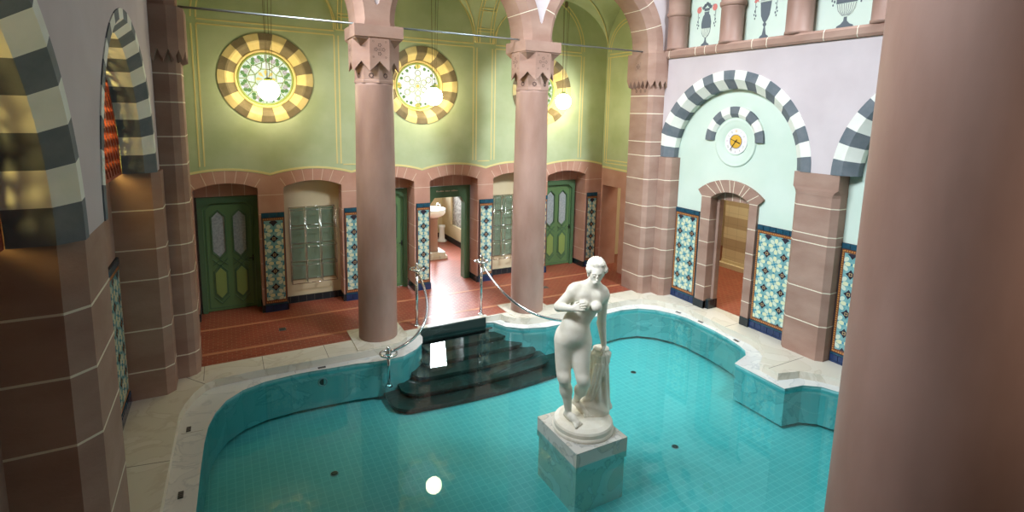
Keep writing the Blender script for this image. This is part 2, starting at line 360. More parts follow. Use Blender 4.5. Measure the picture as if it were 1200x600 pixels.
for i, (a, b) in enumerate(OPEN):
    _, (cx, cz, R) = segarc(a, b, ZS, ZC)
    for k in range(7):
        t = a+(b-a)*(k+.5)/7 if 1 <= k <= 5 else (a+.012 if k == 0 else b-.012)
        ang = math.atan2(math.sqrt(max(R*R-(t-cx)**2, 0)), (t-cx)); d = Vector((math.cos(ang), math.sin(ang)))
        p0 = Vector((cx, cz))+d*R; tz = .075 if 1 <= k <= 5 else .055
        ribbon(mb, [tuple(p0), tuple(p0+Vector((d.x*1.5, d.y))*tz*.8)], .0028, -.0006, fXZ(2.80), MORTY)
px = [(-.30, -.145)]+[(OPEN[i][1], OPEN[i+1][0]) for i in range(5)]+[(2.070, 2.22)]
for a, b in px:
    for z in (.12, .25, .375, .495, .59): mb.box(a-.0006, b+.0006, 2.7994, 2.971, z-.0014, z+.0014, MORTY)
mb.build('mortar_joints', wb)
mb = MB()
for a, b in px: mb.box(a-.004, b+.004, 2.793, 2.972, 0, .036, BLKT)
mb.build('black_tile_base', wb)
# green plaster above, with round openings
WIN = [(.189, 1.147), (.953, 1.147), (1.718, 1.147)]
poly = list(ext); poly = [(-.30, ZX0)]+poly+[(2.22, ZX0), (2.22, 2.0), (-.30, 2.0)]
mb = MB(); mb.slab(poly, 0, .17, GREENW, fXZ(2.80), holes=[arc(x, z, .2065, 0, 2*PI, 60)[:-1] for x, z in WIN]); wu = struct('wall_back_upper', mb)
mb = MB(); e2 = [(x, z+.007) for x, z in ext]; ribbon(mb, e2, .010, -.0012, fXZ(2.80), CREAMP)
def dbl(mb, pts, mp, gap=.020, w=.0065):
    for s in (-1, 1):
        P = [Vector(p) for p in pts]; q = []
        for i in range(len(P)):
            d = (P[min(i+1, len(P)-1)]-P[max(i-1, 0)]).normalized(); q.append((P[i].x-d.y*s*gap/2, P[i].y+d.x*s*gap/2))
        ribbon(mb, q, w, -.0010, mp, CREAMP)
bays = [(-.098, .51), (.635, 1.268), (1.385, 2.01)]
for a, b in bays:
    dbl(mb, [(a, .735), (a, 1.372)], fXZ(2.80)); dbl(mb, [(b, .735), (b, 1.372)], fXZ(2.80))
    dbl(mb, [(a+.01, 1.383), (b-.01, 1.383)], fXZ(2.80))
    r = (b-a)/2; dbl(mb, arc((a+b)/2, 1.40, r, PI, 0, 30), fXZ(2.80))
for a, b in ((.51, .635), (1.268, 1.385)):
    ribbon(mb, [(a, 1.40), (b, 1.40)], .006, -.001, fXZ(2.80), CREAMP)
    ribbon(mb, [(a+.02, .73), (b-.02, .73)], .006, -.001, fXZ(2.80), CREAMP)
mb.build('painted_border_lines', wu)
# end walls of the gallery
mb = MB(); mb.slab([(2.36, 0), (2.36, .65), (2.80, .665), (2.80, 0), (2.785, 0), (2.785, .552), (2.60, .552), (2.60, 0)], 0, .13, BANDM, fYZ(2.20)); ge = struct('wall_right_gallery', mb)
mb = MB(); mb.slab([(2.36, .65), (2.80, .665), (2.80, 2.0), (2.36, 2.0)], 0, .13, GREENW, fYZ(2.20))
gu = struct('wall_right_gallery_upper', mb)
mb = MB(); ribbon(mb, [(2.37, .66), (2.795, .674)], .010, -.0012, fYZ(2.20), CREAMP)
dbl(mb, [(2.77, .70), (2.77, 1.38)], fYZ(2.20)); dbl(mb, [(2.41, .70), (2.41, 1.38)], fYZ(2.20)); dbl(mb, [(2.41, .71), (2.77, .71)], fYZ(2.20)); dbl(mb, [(2.41, 1.385), (2.77, 1.385)], fYZ(2.20))
dbl(mb, arc(2.59, 1.41, .18, PI, 0, 24), fYZ(2.20))
mb.build('painted_border_lines', gu)
mb = MB(); mb.box(2.190, 2.1995, 2.44, 2.485, .695, .74, MINT); o = mb.build('wall_vent'); tag(o, 'small square pale green vent plate low on the painted gallery end wall', 'vent')
mb = MB(); mb.box(-.36, -.305, 2.2, 2.96, 0, 2.0, GREENW); struct('wall_left_gallery', mb)
# vault of the gallery: groin bays between flat ribs
def h2(y): t = (y-2.575)/.225; return .30*math.sqrt(max(0, 1-t*t))
mb = MB(); mbl = MB(); NX, NY = 28, 20
for bi, (a, b) in enumerate([(-.30, .51), (.635, 1.268), (1.385, 2.21)]):
    vs = []; fs = []
    for i in range(NX+1):
        x = a+(b-a)*(1-math.cos(PI*i/NX))/2; t = (x-(a+b)/2)/((b-a)/2); h1 = .30*math.sqrt(max(0, 1-t*t))
        for j in range(NY+1):
            y = 2.575-.225*math.cos(PI*j/NY); vs.append((x, y, 1.40+max(h1, h2(y))))
    for i in range(NX):
        for j in range(NY): k = i*(NY+1)+j; fs.append((k, k+1, k+NY+2, k+NY+1))
    mb.add(vs, fs, GREENW, True)
    # painted groin lines
    for s in (-1, 1):
        pts = []
        for k in range(31):
            t = math.cos(PI*k/30); pts.append(((a+b)/2+t*(b-a)/2, 2.575+s*t*.225, 1.398+.30*math.sqrt(max(0, 1-t*t))))
        mbl.tube(pts, .003, CREAMP, 5)
for a, b in ((.51, .635), (1.268, 1.385)):
    rings = []
    for k in range(25):
        t = PI*k/24; y = 2.575-.225*math.cos(t); z = 1.40+.30*math.sin(t); rings.append([(a, y, z), (b, y, z)])
    mb.loft(rings, GREENW, True, False, closed=False)
    for xx in (a+.008, a+.026, b-.026, b-.008):
        mbl.tube([(xx, 2.575-.223*math.cos(PI*k/24), 1.40+.298*math.sin(PI*k/24)) for k in range(25)], .0028, CREAMP, 5)
    for k in range(1, 24, 3):
        for dk in (0, .4):
            t = PI*(k+dk)/24; mbl.tube([(a+.008, 2.575-.223*math.cos(t), 1.40+.298*math.sin(t)), (b-.008, 2.575-.223*math.cos(t), 1.40+.298*math.sin(t))], .0025, CREAMP, 5)
o = struct('ceiling_gallery', mb); mbl.build('painted_vault_lines', o)

# niches and lintels behind the openings
mb = MB()
for a, b in (OPEN[1], OPEN[4]):
    mb.box(a-.02, b+.02, 2.885, 2.965, .0, .70, CREAMW)
ni = struct('wall_niche', mb)
mb = MB()
for a, b in (OPEN[1], OPEN[4]): mb.box(a, b, 2.878, 2.8849, 0, .036, BLKT)
mb.build('black_tile_base', ni)
mb = MB()
for i in (0, 2, 3, 5):
    a, b = OPEN[i]; ar, _ = segarc(a-.004, b+.004, ZS, ZC+.004, 12)
    mb.slab([(a-.004, .580)]+ar+[(b+.004, .580)], 0, .06, BANDM, fXZ(2.895))
li = struct('trim_1', mb)
mb = MB()
for i in (0, 2, 3, 5):
    a, b = OPEN[i]
    for k in range(1, 5):
        x = a+(b-a)*k/5; mb.box(x-.0012, x+.0012, 2.8945, 2.896, .58, .648, MORTY)
mb.build('mortar_joints', li)

# ---------------------------------------------------------------- doors
def hexp(cx, z0, z1, w, t=.028): return [(cx-w/2, z0+t), (cx, z0), (cx+w/2, z0+t), (cx+w/2, z1-t), (cx, z1), (cx-w/2, z1-t)]
def door(n, a, b, label):
    root = thing('door_%d' % n, None, None, ((a+b)/2, 2.90, 0), kind='structure')
    fwid = .022
    mb = MB(); T = .578
    mb.slab([(a, 0), (a, T), (b, T), (b, 0), (b-fwid, 0), (b-fwid, T-.055), (b-fwid-.03, T-.03), (a+fwid+.03, T-.03), (a+fwid, T-.055), (a+fwid, 0)], -.004, .035, GRN, fXZ(2.90)); mb.build('door_frame', root)
    x0, x1 = a+fwid, b-fwid; c1, c2 = x0+(x1-x0)*.29, x0+(x1-x0)*.71; w = (x1-x0)*.25
    mb = MB()
    mb.slab([(x0, .004), (x0, T-.055), (x0+.03, T-.03), (x1-.03, T-.03), (x1, T-.055), (x1, .004)], .010, .028, GRN2, fXZ(2.90), holes=[hexp(c, .275, .505, w) for c in (c1, c2)])
    leaf = mb.build('door_leaf', root)
    mb = MB()
    for c in (c1, c2):
        for dz in (0,): mb.slab(hexp(c, .055, .238, w*1.15, .032), .006, .011, GRN, fXZ(2.90)); mb.slab(hexp(c, .07, .223, w*.85, .026), .002, .0065, GRN3, fXZ(2.90))
        P = hexp(c, .268, .512, w*1.12, .030); ribbon(mb, P, .005, -.005, fXZ(2.91), GRN, True)
        ribbon(mb, [(c-w*.62, .268), (c, .232), (c+w*.62, .268)], .005, -.004, fXZ(2.91), GRN); ribbon(mb, [(c-w*.62, .235), (c, .262), (c+w*.62, .235)], .005, -.0045, fXZ(2.91), GRN)
        ribbon(mb, [(c-w*.62, .075), (c, .038), (c+w*.62, .075)], .005, -.004, fXZ(2.91), GRN)
    P = [(x0+.010, .02), (x0+.010, T-.062), (x0+.034, T-.040), (x1-.034, T-.040), (x1-.010, T-.062), (x1-.010, .02)]; ribbon(mb, P, .004, -.003, fXZ(2.91), GRN, True)
    mb.build('raised_panel', leaf)
    for c in (c1, c2):
        mb = MB(); mb.slab(hexp(c, .277, .503, w*.98), .014, .018, FROST, fXZ(2.90)); mb.build('glass_pane', leaf)
    mb = MB(); mb.box(x1-.012, x1-.006, 2.903, 2.910, .245, .275, BLACK); mb.tube([(x1-.009, 2.905, .262), (x1-.009, 2.893, .262), (x1-.028, 2.893, .262)], .0025, BLACK, 6); mb.build('door_handle', leaf)
    return root
door(1, -.135, .127, ''); door(2, .625, .895, ''); door(3, 1.785, 2.055, '')
# open portal to the fountain room
a, b = .998, 1.285; T = .578
mb = MB(); mb.slab([(a-.03, 0), (a-.03, T), (b, T), (b, 0), (b-.034, 0), (b-.034, T-.105), (b-.062, T-.068), (a+.062, T-.068), (a+.034, T-.105), (a+.034, 0)], -.006, .05, GRN, fXZ(2.90)); p = struct('door_4', mb)
mb = MB()    # worn, unreadable pale lettering on the header
random.seed(2)
for k in range(22):
    x = 1.07+k*.0062
    if k in (8, 14): continue
    mb.box(x, x+.0035, 2.8930, 2.8939, .545, .545+random.uniform(.004, .008), MORTY)
mb.build('worn_lettering', p)

# ---------------------------------------------------------------- round windows
def round_window(n, cx, cz, style):
    root = thing('window_%d' % n, None, None, (cx, 2.80, cz), kind='structure')
    prof = [(.207, 0.010), (.207, -.003), (.176, -.003), (.168, .001), (.137, .050), (.133, .085)]
    N = 20; mb = MB()
    for k in range(N):
        a0 = PI/2+(k-.5)*2*PI/N; a1 = a0+2*PI/N; m = BRNV if k % 2 == 0 else OCHV
        rings = []
        for j in range(5):
            a = a0+(a1-a0)*j/4; rings.append([(cx+r*math.cos(a), 2.80+y, cz+r*math.sin(a)) for r, y in prof])
        mb.loft(rings, m, False, False, closed=False)
    mb.build('voussoir_ring', root)
    mb = MB(); rings = []
    for k in range(49):
        a = 2*PI*k/48; rings.append([(cx+r*math.cos(a), 2.80+y, cz+r*math.sin(a)) for r, y in ((.138, .046), (.131, .046), (.124, .072), (.1235, .085), (.138, .085))])
    mb.loft(rings, OCHV, True, False); mb.build('inner_reveal', root)
    mb = MB(); G = 2.868
    mb.tube([(cx+.121*math.cos(2*PI*k/48), G-.002, cz+.121*math.sin(2*PI*k/48)) for k in range(48)], .0055, GRN3, 8, closed=True); fr = mb.build('window_frame', root)
    mb = MB(); lead = GRN3
    def seg(r0, a0, r1, a1, w=.0022): mb.tube([(cx+r0*math.cos(a0), G-.001, cz+r0*math.sin(a0)), (cx+r1*math.cos(a1), G-.001, cz+r1*math.sin(a1))], w, lead, 5)
    g = MB()
    def poly2(P, m, d=0): g.slab(P, 0+d, .0015+d, STGL[m], fXZ(G+.002))
    P = arc(cx, cz, .121, 0, 2*PI, 48)[:-1]; g.slab(P, .0005, .002, STGL['pale' if style == 1 else 'white'], fXZ(G+.004))
    def disc(r, a, rr, m, n=12, d=0): poly2([(cx+r*math.cos(a)+rr*math.cos(t*2*PI/n), cz+r*math.sin(a)+rr*math.sin(t*2*PI/n)) for t in range(n)], m, d)
    if style == 1:
        for k in range(8):
            a = PI/2+k*PI/4
            seg(.085, a, .119, a)
            # inner star
            P = [(cx+.012*math.cos(a), cz+.012*math.sin(a)), (cx+.036*math.cos(a-.22), cz+.036*math.sin(a-.22)), (cx+.045*math.cos(a), cz+.045*math.sin(a)), (cx+.036*math.cos(a+.22), cz+.036*math.sin(a+.22))]
            poly2(P, 'yellow', -.001)
            seg(.050, a-PI/8, .050, a+PI/8); seg(.050, a+PI/8, .078, a+.19); seg(.050, a-PI/8, .078, a-.19); seg(.078, a+.19, .086, a); seg(.078, a-.19, .086, a); seg(.078, a+.19, .078, a+PI/4-.19)
            for q in range(4):
                t = a+q*PI/2+PI/4; x, z = cx+.064*math.cos(a)+.007*math.cos(t), cz+.064*math.sin(a)+.007*math.sin(t)
                poly2([(x+.006*math.cos(u), z+.006*math.sin(u)) for u in (t, t+1.2, t+PI, t-1.2)], 'white', -.001)
            b2 = a+PI/8
            for rr, da, sz, m in ((.094, 0, .013, 'pink'), (.104, .13, .010, 'green'), (.104, -.13, .010, 'green'), (.110, 0, .007, 'white'), (.092, .24, .010, 'green'), (.092, -.24, .010, 'green')): disc(rr, b2+da, sz, m, 7, -.001)
            for da in (.08, -.08, .2, -.2): seg(.082, b2+da*.6, .112, b2+da*1.3, .001)
    else:
        for k in range(1): pass
        cells = [(0, 0)]+[(.038, PI/6+k*PI/3) for k in range(6)]+[(.070, PI/6+k*PI/3+.0) for k in range(6)]
        for r_, a_ in cells:
            q = [(cx+r_*math.cos(a_)+.0155*math.cos(t*PI/6), G-.001, cz+r_*math.sin(a_)+.0155*math.sin(t*PI/6)) for t in range(12)]; mb.tube(q, .0018, lead, 5, closed=True)
        for k in range(12):
            a = k*PI/6
            if k % 3 == 0: seg(.09, a, .119, a)
            disc(.100, a+.13, .009, 'green', 6, -.001); disc(.106, a-.10, .006, 'green', 6, -.001)
            seg(.088, a+.1, .112, a+.2, .001)
        for k in range(4): disc(.108, PI/2+k*PI/2, .015, 'yellow', 8, -.0012)
        disc(0, 0, .010, 'yellow', 8, -.001)
    mb.build('leading', fr); g.build('stained_glass', fr)
round_window(1, *WIN[0], 1); round_window(2, *WIN[1], 2); round_window(3, *WIN[2], 1)

# ---------------------------------------------------------------- arcade wall and its arches
ACX = [.177, .952, 1.727]; AZ, AR, AO = 1.362, .308, .385
def arch_block_ring(mb, cx, cz, prof, n, a0, a1, mats, mp, sub=4, mortar=None):
    for k in range(n):
        b0 = a0+(a1-a0)*k/n; b1 = a0+(a1-a0)*(k+1)/n; g = .0
        rings = []
        for j in range(sub+1):
            a = b0+(b1-b0)*j/sub; rings.append([mp(cx+r*math.cos(a), cz+r*math.sin(a), w) for r, w in prof])
        mb.loft(rings, mats[k % len(mats)], False, True)
    if mortar:
        for k in range(1, n):
            a = a0+(a1-a0)*k/n; d = mortar; rings = []
            rc = sum(r for r, w in prof)/len(prof); wc = sum(w for r, w in prof)/len(prof)
            for s in (-1, 1):
                aa = a+s*.0020/prof[0][0]; rings.append([mp(cx+(r+(.0007 if r > rc else -.0007))*math.cos(aa), cz+(r+(.0007 if r > rc else -.0007))*math.sin(aa), w+(.0007 if w > wc else -.0007)) for r, w in prof])
            mb.loft(rings, MORT, False, True)
aprof = [(AO, 0), (AO, .16), (AR, .16), (AR, .035), (AR+.030, 0)]
mb = MB()
for cx in ACX: arch_block_ring(mb, cx, AZ, aprof, 9, 0, PI, [SAND], fXZ(2.205), 5, mortar=True)
ar = struct('trim_2', mb)
# impost blocks between arches over each column: chamfered
mb = MB()
def impost(x0, x1):
    c = .028; mb.slab([(x0+c, 2.205), (x1-c, 2.205), (x1, 2.205+c), (x1, 2.365), (x0, 2.365), (x0, 2.205+c)], 1.3448, 1.3622, SAND, fXY(0))
impost(.485, .644); impost(1.26, 1.419); impost(2.034, 2.20); impost(-.30, -.132)
for xc in (.5645, 1.3395): mb.slab([(xc-.008, 1.3622), (xc+.008, 1.3622), (xc+.0135, 1.44), (xc, 1.425), (xc-.0135, 1.44)], 0, .155, SAND, fXZ(2.2046))
mb.build('impost_block', ar)
# plaster between and above the arches (polygon follows the extrados)
poly = [(-.36, AZ+.0)]
for cx in ACX:
    pts = []
    for p in arc(cx, AZ, AO-.002, PI, 0, 28):
        if cx-.3875 <= p[0] <= cx+.3875: pts.append(p)
    if cx == ACX[0]: pass
    poly += pts if len(pts) else []
poly += [(2.36, AZ), (2.36, 2.15), (-.36, 2.15)]
mb = MB(); mb.slab(poly, .004, .15, LILAC, fXZ(2.208)); struct('wall_arcade', mb)

# ---------------------------------------------------------------- columns
def flower(mb, cx, z, r, face_pt, right, out, m=BRNV, n=6):
    for k in range(n):
        t = 2*PI*k/n; u = r*.62*math.cos(t); v = r*.62*math.sin(t); q = []
        for j in range(6):
            s_ = 2*PI*j/6; q.append(face_pt+right*(u+r*.27*math.cos(s_))+Vector((0, 0, z+v+r*.27*math.sin(s_)))+out*.0008)
        mb.add(q, [tuple(range(6))], m)
def carved_panel(mb, p, right, out, z0, z1, w, m):
    zc = (z0+z1)/2; h = (z1-z0)/2
    for sx, sz, r in ((0, .45, .30), (-.45, 0, .30), (.45, 0, .30), (0, -.45, .30), (0, 0, .20), (-.75, .8, .16), (.75, .8, .16), (-.75, -.8, .16), (.75, -.8, .16)):
        flower(mb, 0, zc+sz*h, r*w*.9, p+right*(sx*w), right, out, m, 5)
CARV = mat('dark_carved_stone', (.12, .07, .055), .9)
def column(cx, cy, label, z_top=1.345):
    root = thing('column', label, 'column', (cx, cy, 0), group=None)
    mb = MB(); prof = [(.0835, 0), (.0840, .004), (.0838, .35), (.082, .75), (.0785, 1.105), (.0785, 1.112), (.074, 1.114)]
    mb.lathe(prof, (cx, cy, .004), SHAFT, 64); mb.build('shaft', root)
    mb = MB()
    # octagonal neck
    rot = PI/8; mb.lathe([(.083, 1.118), (.083, 1.128), (.081, 1.130), (.081, 1.205)], (cx, cy, 0), SAND, 8, False, True, 0)
    # body with a zigzag lower edge
    N = 16; R0 = .1015; rings = []
    def ring(z, r, zz=0, f=1):
        out = []
        for i in range(N):
            a = rot+2*PI*i/N*1.0; rr = r if i % 2 == 0 else r*math.cos(PI/8)
            out.append((cx+rr*math.cos(a), cy+rr*math.sin(a), z+(zz if i % 2 == 0 else 0)))
        return out
    # low points at corners and face middles alternate by splitting to 32 points
    def ring32(z, r, dz):
        out = []
        for i in range(32):
            a = rot+2*PI*i/32; k = i % 4; ap = r*math.cos(PI/8); off = (a-rot) % (PI/4)-PI/8; rr = ap/math.cos(off)
            out.append((cx+rr*math.cos(a), cy+rr*math.sin(a), z+(0, dz*.5, dz, dz*.5)[k]))
        return out
    rings = [ring32(1.198, .079, 0), ring32(1.164, R0+.002, .040), ring32(1.292, R0+.004, 0)]
    mb.loft(rings, SAND, False, True)
    # abacus with pendant corner wedges
    h = .0985; mb.box(cx-h, cx+h, cy-h, cy+h, 1.298, z_top, SAND)
    for sx in (-1, 1):
        for sy in (-1, 1):
            X, Y = cx+sx*h, cy+sy*h; mb.add([(X, Y, 1.298), (X-sx*.060, Y, 1.298), (X, Y-sy*.060, 1.298), (X-sx*.038, Y-sy*.038, 1.250)], [(0, 1, 2), (0, 3, 1), (0, 2, 3), (1, 3, 2)], SAND)
    mb.slab([(cx-.094, cy-.094), (cx+.094, cy-.094), (cx+.094, cy+.094), (cx-.094, cy+.094)], 1.290, 1.299, SAND, fXY(0))
    cap = mb.build('capital', root)
    mb = MB()
    for k in range(8):
        a = k*PI/4; out = Vector((math.cos(a), math.sin(a), 0)); right = Vector((-math.sin(a), math.cos(a), 0)); p = Vector((cx, cy, 0))+out*((R0+.002)*math.cos(PI/8)+.001)
        if k % 2 == 0: carved_panel(mb, p, right, out, 1.212, 1.288, .034, CARV)
        a = k*PI/4+PI/8; out = Vector((math.cos(a), math.sin(a), 0)); right = Vector((-math.sin(a), math.cos(a), 0))
        p2 = Vector((cx, cy, 0))+out*(.081*math.cos(PI/8)+.0006); flower(mb, 0, 1.148, .013, p2, right, out, CARV, 8)
    mb.build('carved_ornament', cap)
    return root
COLA = (.567, 2.282); COLB = (1.341, 2.282)
column(*COLA, 'smooth pink sandstone column standing left of the black pool steps')
column(*COLB, 'smooth pink sandstone column between the black steps and the statue, right of the steps')
mb = MB()
for cx, nm in ((COLA[0], 'a'), (COLB[0], 'b')):
    mb = MB(); c = .034; x0, x1 = cx-.118, cx+.118
    mb.slab([(x0, 2.160), (x0+.02, 2.151), (x1-.055, 2.160), (x1-.012, 2.20), (x1, 2.25), (x1, 2.388), (x0, 2.388)] if cx < 1 else [(x0+.012, 2.20), (x0+.055, 2.160), (x1-.02, 2.151), (x1, 2.160), (x1, 2.388), (x0, 2.388), (x0, 2.25)], -.001, .004, DECKM, fXY(0))
    o = mb.build('column_plinth'); tag(o, 'pale marble plinth slab under the %s' % ('left column beside the steps' if nm == 'a' else 'right column behind the statue'), 'plinth')
# near column, plain shaft right beside the viewer
r_ = thing('column', 'large out of focus sandstone column filling the right edge of the photo', 'column', (.628, .236, 0))
mb = MB(); mb.lathe([(.086, 0), (.0865, .35), (.0835, .75), (.0805, 1.25), (.079, 1.7), (.079, 2.15)], (.628, .236, 0), SHAFT, 96); mb.build('shaft', r_)
mb = MB(); mb.lathe([(.095, 0), (.095, .02), (.088, .035)], (.628, .236, 0), SAND, 64); mb.build('base_ring', r_)

# ---------------------------------------------------------------- responds, piers and right wall
def respond_cap(root, poly, z0, z1):
    mb = MB(); g = grow(poly, .018); mb.slab(g, 1.20, 1.345, SAND, fXY(0))
    # zigzag pendants under the block, walking along every edge
    n = len(g)
    for i in range(n):
        p, q = Vector(g[i]), Vector(g[(i+1) % n]); pin, qin = Vector(poly[i]), Vector(poly[(i+1) % n]); L = (q-p).length; k = max(1, round(L/.032))
        for j in range(k):
            a_, b_ = p.lerp(q, j/k), p.lerp(q, (j+1)/k); c_ = (a_+b_)/2; ai, bi = pin.lerp(qin, j/k), pin.lerp(qin, (j+1)/k)
            mb.add([(*a_, 1.2), (*b_, 1.2), (*c_, 1.165), (*ai, 1.2), (*bi, 1.2), (*((ai+bi)/2), 1.155)], [(0, 2, 1), (0, 3, 5, 2), (1, 2, 5, 4), (0, 1, 4, 3)], SAND)
    return mb.build('capital', root)
def lines(z1): return [z for z in (.101, .264, .385, .508, .659, .79, .868, 1.022, 1.118) if z < z1-.004]
RP = [(2.046, 2.372), (2.046, 2.232), (2.062, 2.208), (2.125, 2.205), (2.205, 2.205), (2.205, 2.372)]
root = thing('engaged_pillar', 'stepped sandstone wall pillar at the far right corner of the pool', 'pillar', (2.12, 2.28, 0))
mb = MB(); courses(mb, RP, 0, 1.21, lines(1.21), SAND); mb.build('pillar_shaft', root)
c_ = respond_cap(root, RP, 1.12, 1.345)
mb = MB(); carved_panel(mb, Vector((2.0265, 2.30, 0)), Vector((0, 1, 0)), Vector((-1, 0, 0)), 1.255, 1.30, .022, CARV)
for dy in (-.045, -.01, .025): flower(mb, 0, 1.145, .010, Vector((2.0456, 2.30+dy, 0)), Vector((0, 1, 0)), Vector((-1, 0, 0)), CARV, 6)
mb.build('carved_ornament', c_)
RP2 = [(2.125, 2.204), (2.125, 2.150), (2.148, 2.128), (2.212, 2.126), (2.212, 2.204)]
root = thing('low_pillar', 'lower sandstone pillar carrying the left foot of the arch over the clock', 'pillar', (2.16, 2.17, 0))
mb = MB(); courses(mb, RP2, 0, .785, lines(.785), SAND); mb.build('pillar_shaft', root)
def wall_pier(y0, y1, x0, x1, label, js, m=SAND, mm=None):
    root = thing('wall_pier', label, 'pillar', ((x0+x1)/2, (y0+y1)/2, 0))
    c = .022 if x1 > 1 else -.022
    P = [(x0, y0+abs(c)), (x0+c, y0), (x1, y0), (x1, y1), (x0+c, y1), (x0, y1-abs(c))] if x1 > 1 else [(x1, y0+.022), (x1-.022, y0), (x0, y0), (x0, y1), (x1-.022, y1), (x1, y1-.022)]
    mb = MB(); courses(mb, P, 0, .715, js, m, mm)
    # top block rounds out to the full square
    rings = []
    for t in (0, .33, .66, 1):
        cc = .022*(1-t**2)*1.0; z = .695+.03*t
        if x1 > 1: q = [(x0, y0+cc), (x0+cc, y0), (x1, y0), (x1, y1), (x0+cc, y1), (x0, y1-cc)]
        else: q = [(x1, y0+cc), (x1-cc, y0), (x0, y0), (x0, y1), (x1-cc, y1), (x1, y1-cc)]
        rings.append([(a_, b_, z) for a_, b_ in grow(q, .001)] if cc > .002 else [(a_, b_, z) for a_, b_ in ([(x0, y0), (x0+.0005, y0), (x1, y0), (x1, y1), (x0+.0005, y1), (x0, y1)] if x1 > 1 else [(x1, y0), (x1-.0005, y0), (x0, y0), (x0, y1), (x1-.0005, y1), (x1, y1)])])
    rings.append([(a_, b_, .787) for a_, b_, z in rings[-1]])
    mb.loft(rings, m, False, True); mb.build('pillar_shaft', root)
    return root
XR, XT = 2.14, 2.21
wall_pier(1.216, 1.408, XR, XT, 'square sandstone pier on the right wall between the doorway and the last tile panel', (.15, .296, .493, .53, .648))
wall_pier(.21, .40, XR, XT, 'square sandstone pier on the right wall hidden by the near column', (.15, .296, .493, .648))
# upper wall with blind arches
def archwall(y_hi, y_lo, cs, r, zt, x, th, side):
    P = [(y_hi, .787)]
    for c in cs: P += arc(c, .787, r, 0, PI, 36) if True else []
    P += [(y_lo, .787), (y_lo, zt), (y_hi, zt)]
    return P
ARC_R = [(1.782, .445, 2.204), (.838, .445, 1.283)]
P = [(2.204+.30, .787)]
P = [(2.36, .80), (2.2055, .80)]
pa = arc(1.782, .787, .443, 0, PI, 40); pa = [p for p in pa if p[0] < 2.2052]
pb = arc(.838-.03, .787, .443, 0, PI, 40)
P = [(2.36, 1.318), (2.36, .99), (2.2055, .99)]+[p for p in pa if p[1] <= 2 and p[0] <= 2.2055]+pb+[(-.3, .787), (-.3, 1.318)]
mb = MB(); mb.slab(P, 0, .069, LILAC, fYZ(XR)); struct('wall_right', mb)
mb = MB()
DO = (1.655, 1.885)      # doorway opening in the right wall
ar2, _ = segarc(DO[0], DO[1], .600, .640, 12)
mb.slab([(-.3, 0), (DO[0], 0)]+ar2+[(DO[1], 0), (2.36, 0), (2.36, 2.15), (-.3, 2.15)], 0, .065, MINT, fYZ(XT), side=SAND); wr = struct('wall_right_recess', mb)
def striped_arch(n, cy, a0=0, a1=PI, nb=21, x=XR, s=1, depth=.068, mats=(DKG, WHV), r0=.445, rf=.402, ri=.360, cz=.787, rev=False):
    prof = [(r0, 0), (r0, depth*s), (ri, depth*s), (ri, .035*s), (rf, -.003*s), (r0, -.003*s)]
    mb = MB(); arch_block_ring(mb, cy, cz, prof, nb, a0, a1, mats, fYZ(x), 3)
    return struct('trim_%d' % n, mb)
striped_arch(3, 1.782); striped_arch(4, .808)
# small striped arch and ring round the clock
mb = MB(); arch_block_ring(mb, 1.783, .893, [(.170, 0), (.170, -.012), (.135, -.016), (.118, -.004), (.118, 0)], 9, 0, PI, (DKG, WHV), fYZ(XT), 3); struct('trim_5', mb)
mb = MB(); prof = [(.118, 0), (.118, -.004), (.112, -.006), (.106, -.004), (.100, -.0035), (.070, -.0035), (.066, 0)]
rings = [[(XT+w, 1.775+r*math.cos(a), .885+r*math.sin(a)) for r, w in prof] for a in [2*PI*k/48 for k in range(49)]]
mb.loft(rings, MINT, True, False, closed=False); struct('trim_6', mb)
# clock
root = thing('wall_clock', 'round white wall clock with gold centre in the striped arch over the doorway', 'clock', (XT, 1.768, .893))
def discx(mb, r0, r1, x0, x1, m, n=40):
    if r0 > 0: mb.slab([(1.768+r1*math.cos(2*PI*k/n), .893+r1*math.sin(2*PI*k/n)) for k in range(n)], x0, x1, m, fYZ(XT), holes=[[(1.768+r0*math.cos(2*PI*k/n), .893+r0*math.sin(2*PI*k/n)) for k in range(n)]])
    else: mb.slab([(1.768+r1*math.cos(2*PI*k/n), .893+r1*math.sin(2*PI*k/n)) for k in range(n)], x0, x1, m, fYZ(XT))
mb = MB(); discx(mb, 0, .0635, -.006, 0, WHITE); mb.build('dial', root)
mb = MB(); discx(mb, 0, .032, -.0068, -.0061, GOLD); mb.build('gold_centre', root)
mb = MB(); discx(mb, .032, .0335, -.0076, -.0061, BLACK); discx(mb, .0365, .0375, -.0076, -.0061, PINK); mb.build('centre_ring', root)
NUMS = {12: 'XII', 1: 'I', 2: 'II', 3: 'III', 4: 'IIII', 5: 'V', 6: 'VI', 7: 'VII', 8: 'VIII', 9: 'IX', 10: 'X', 11: 'XI'}
for h in range(1, 13):
    mb = MB(); a = PI/2-h*PI/6; ca, sa = math.cos(a), math.sin(a); s = NUMS[h]; tot = len(s); k0 = -(tot-1)/2
    for k, chh in enumerate(s):
        o_ = (k0+k)*.0042
        def P2(u, v): return (1.768-((.0505+v)*ca-(u)*sa), .893+((.0505+v)*sa+(u)*ca)*1.0)
        def st(u0, v0, u1, v1): ribbon(mb, [P2(u0, v0), P2(u1, v1)], .0012, -.0006, fYZ(XT-.006), NUM if h % 3 else (GOLD if h == 12 else PINK))
        u = -o_
        if chh == 'I': st(u, -.006, u, .006)
        elif chh == 'V': st(u+.002, .006, u, -.006); st(u-.002, .006, u, -.006)
        else: st(u+.002, .006, u-.002, -.006); st(u-.002, .006, u+.002, -.006)
    mb.build('numeral', root)
mb = MB()
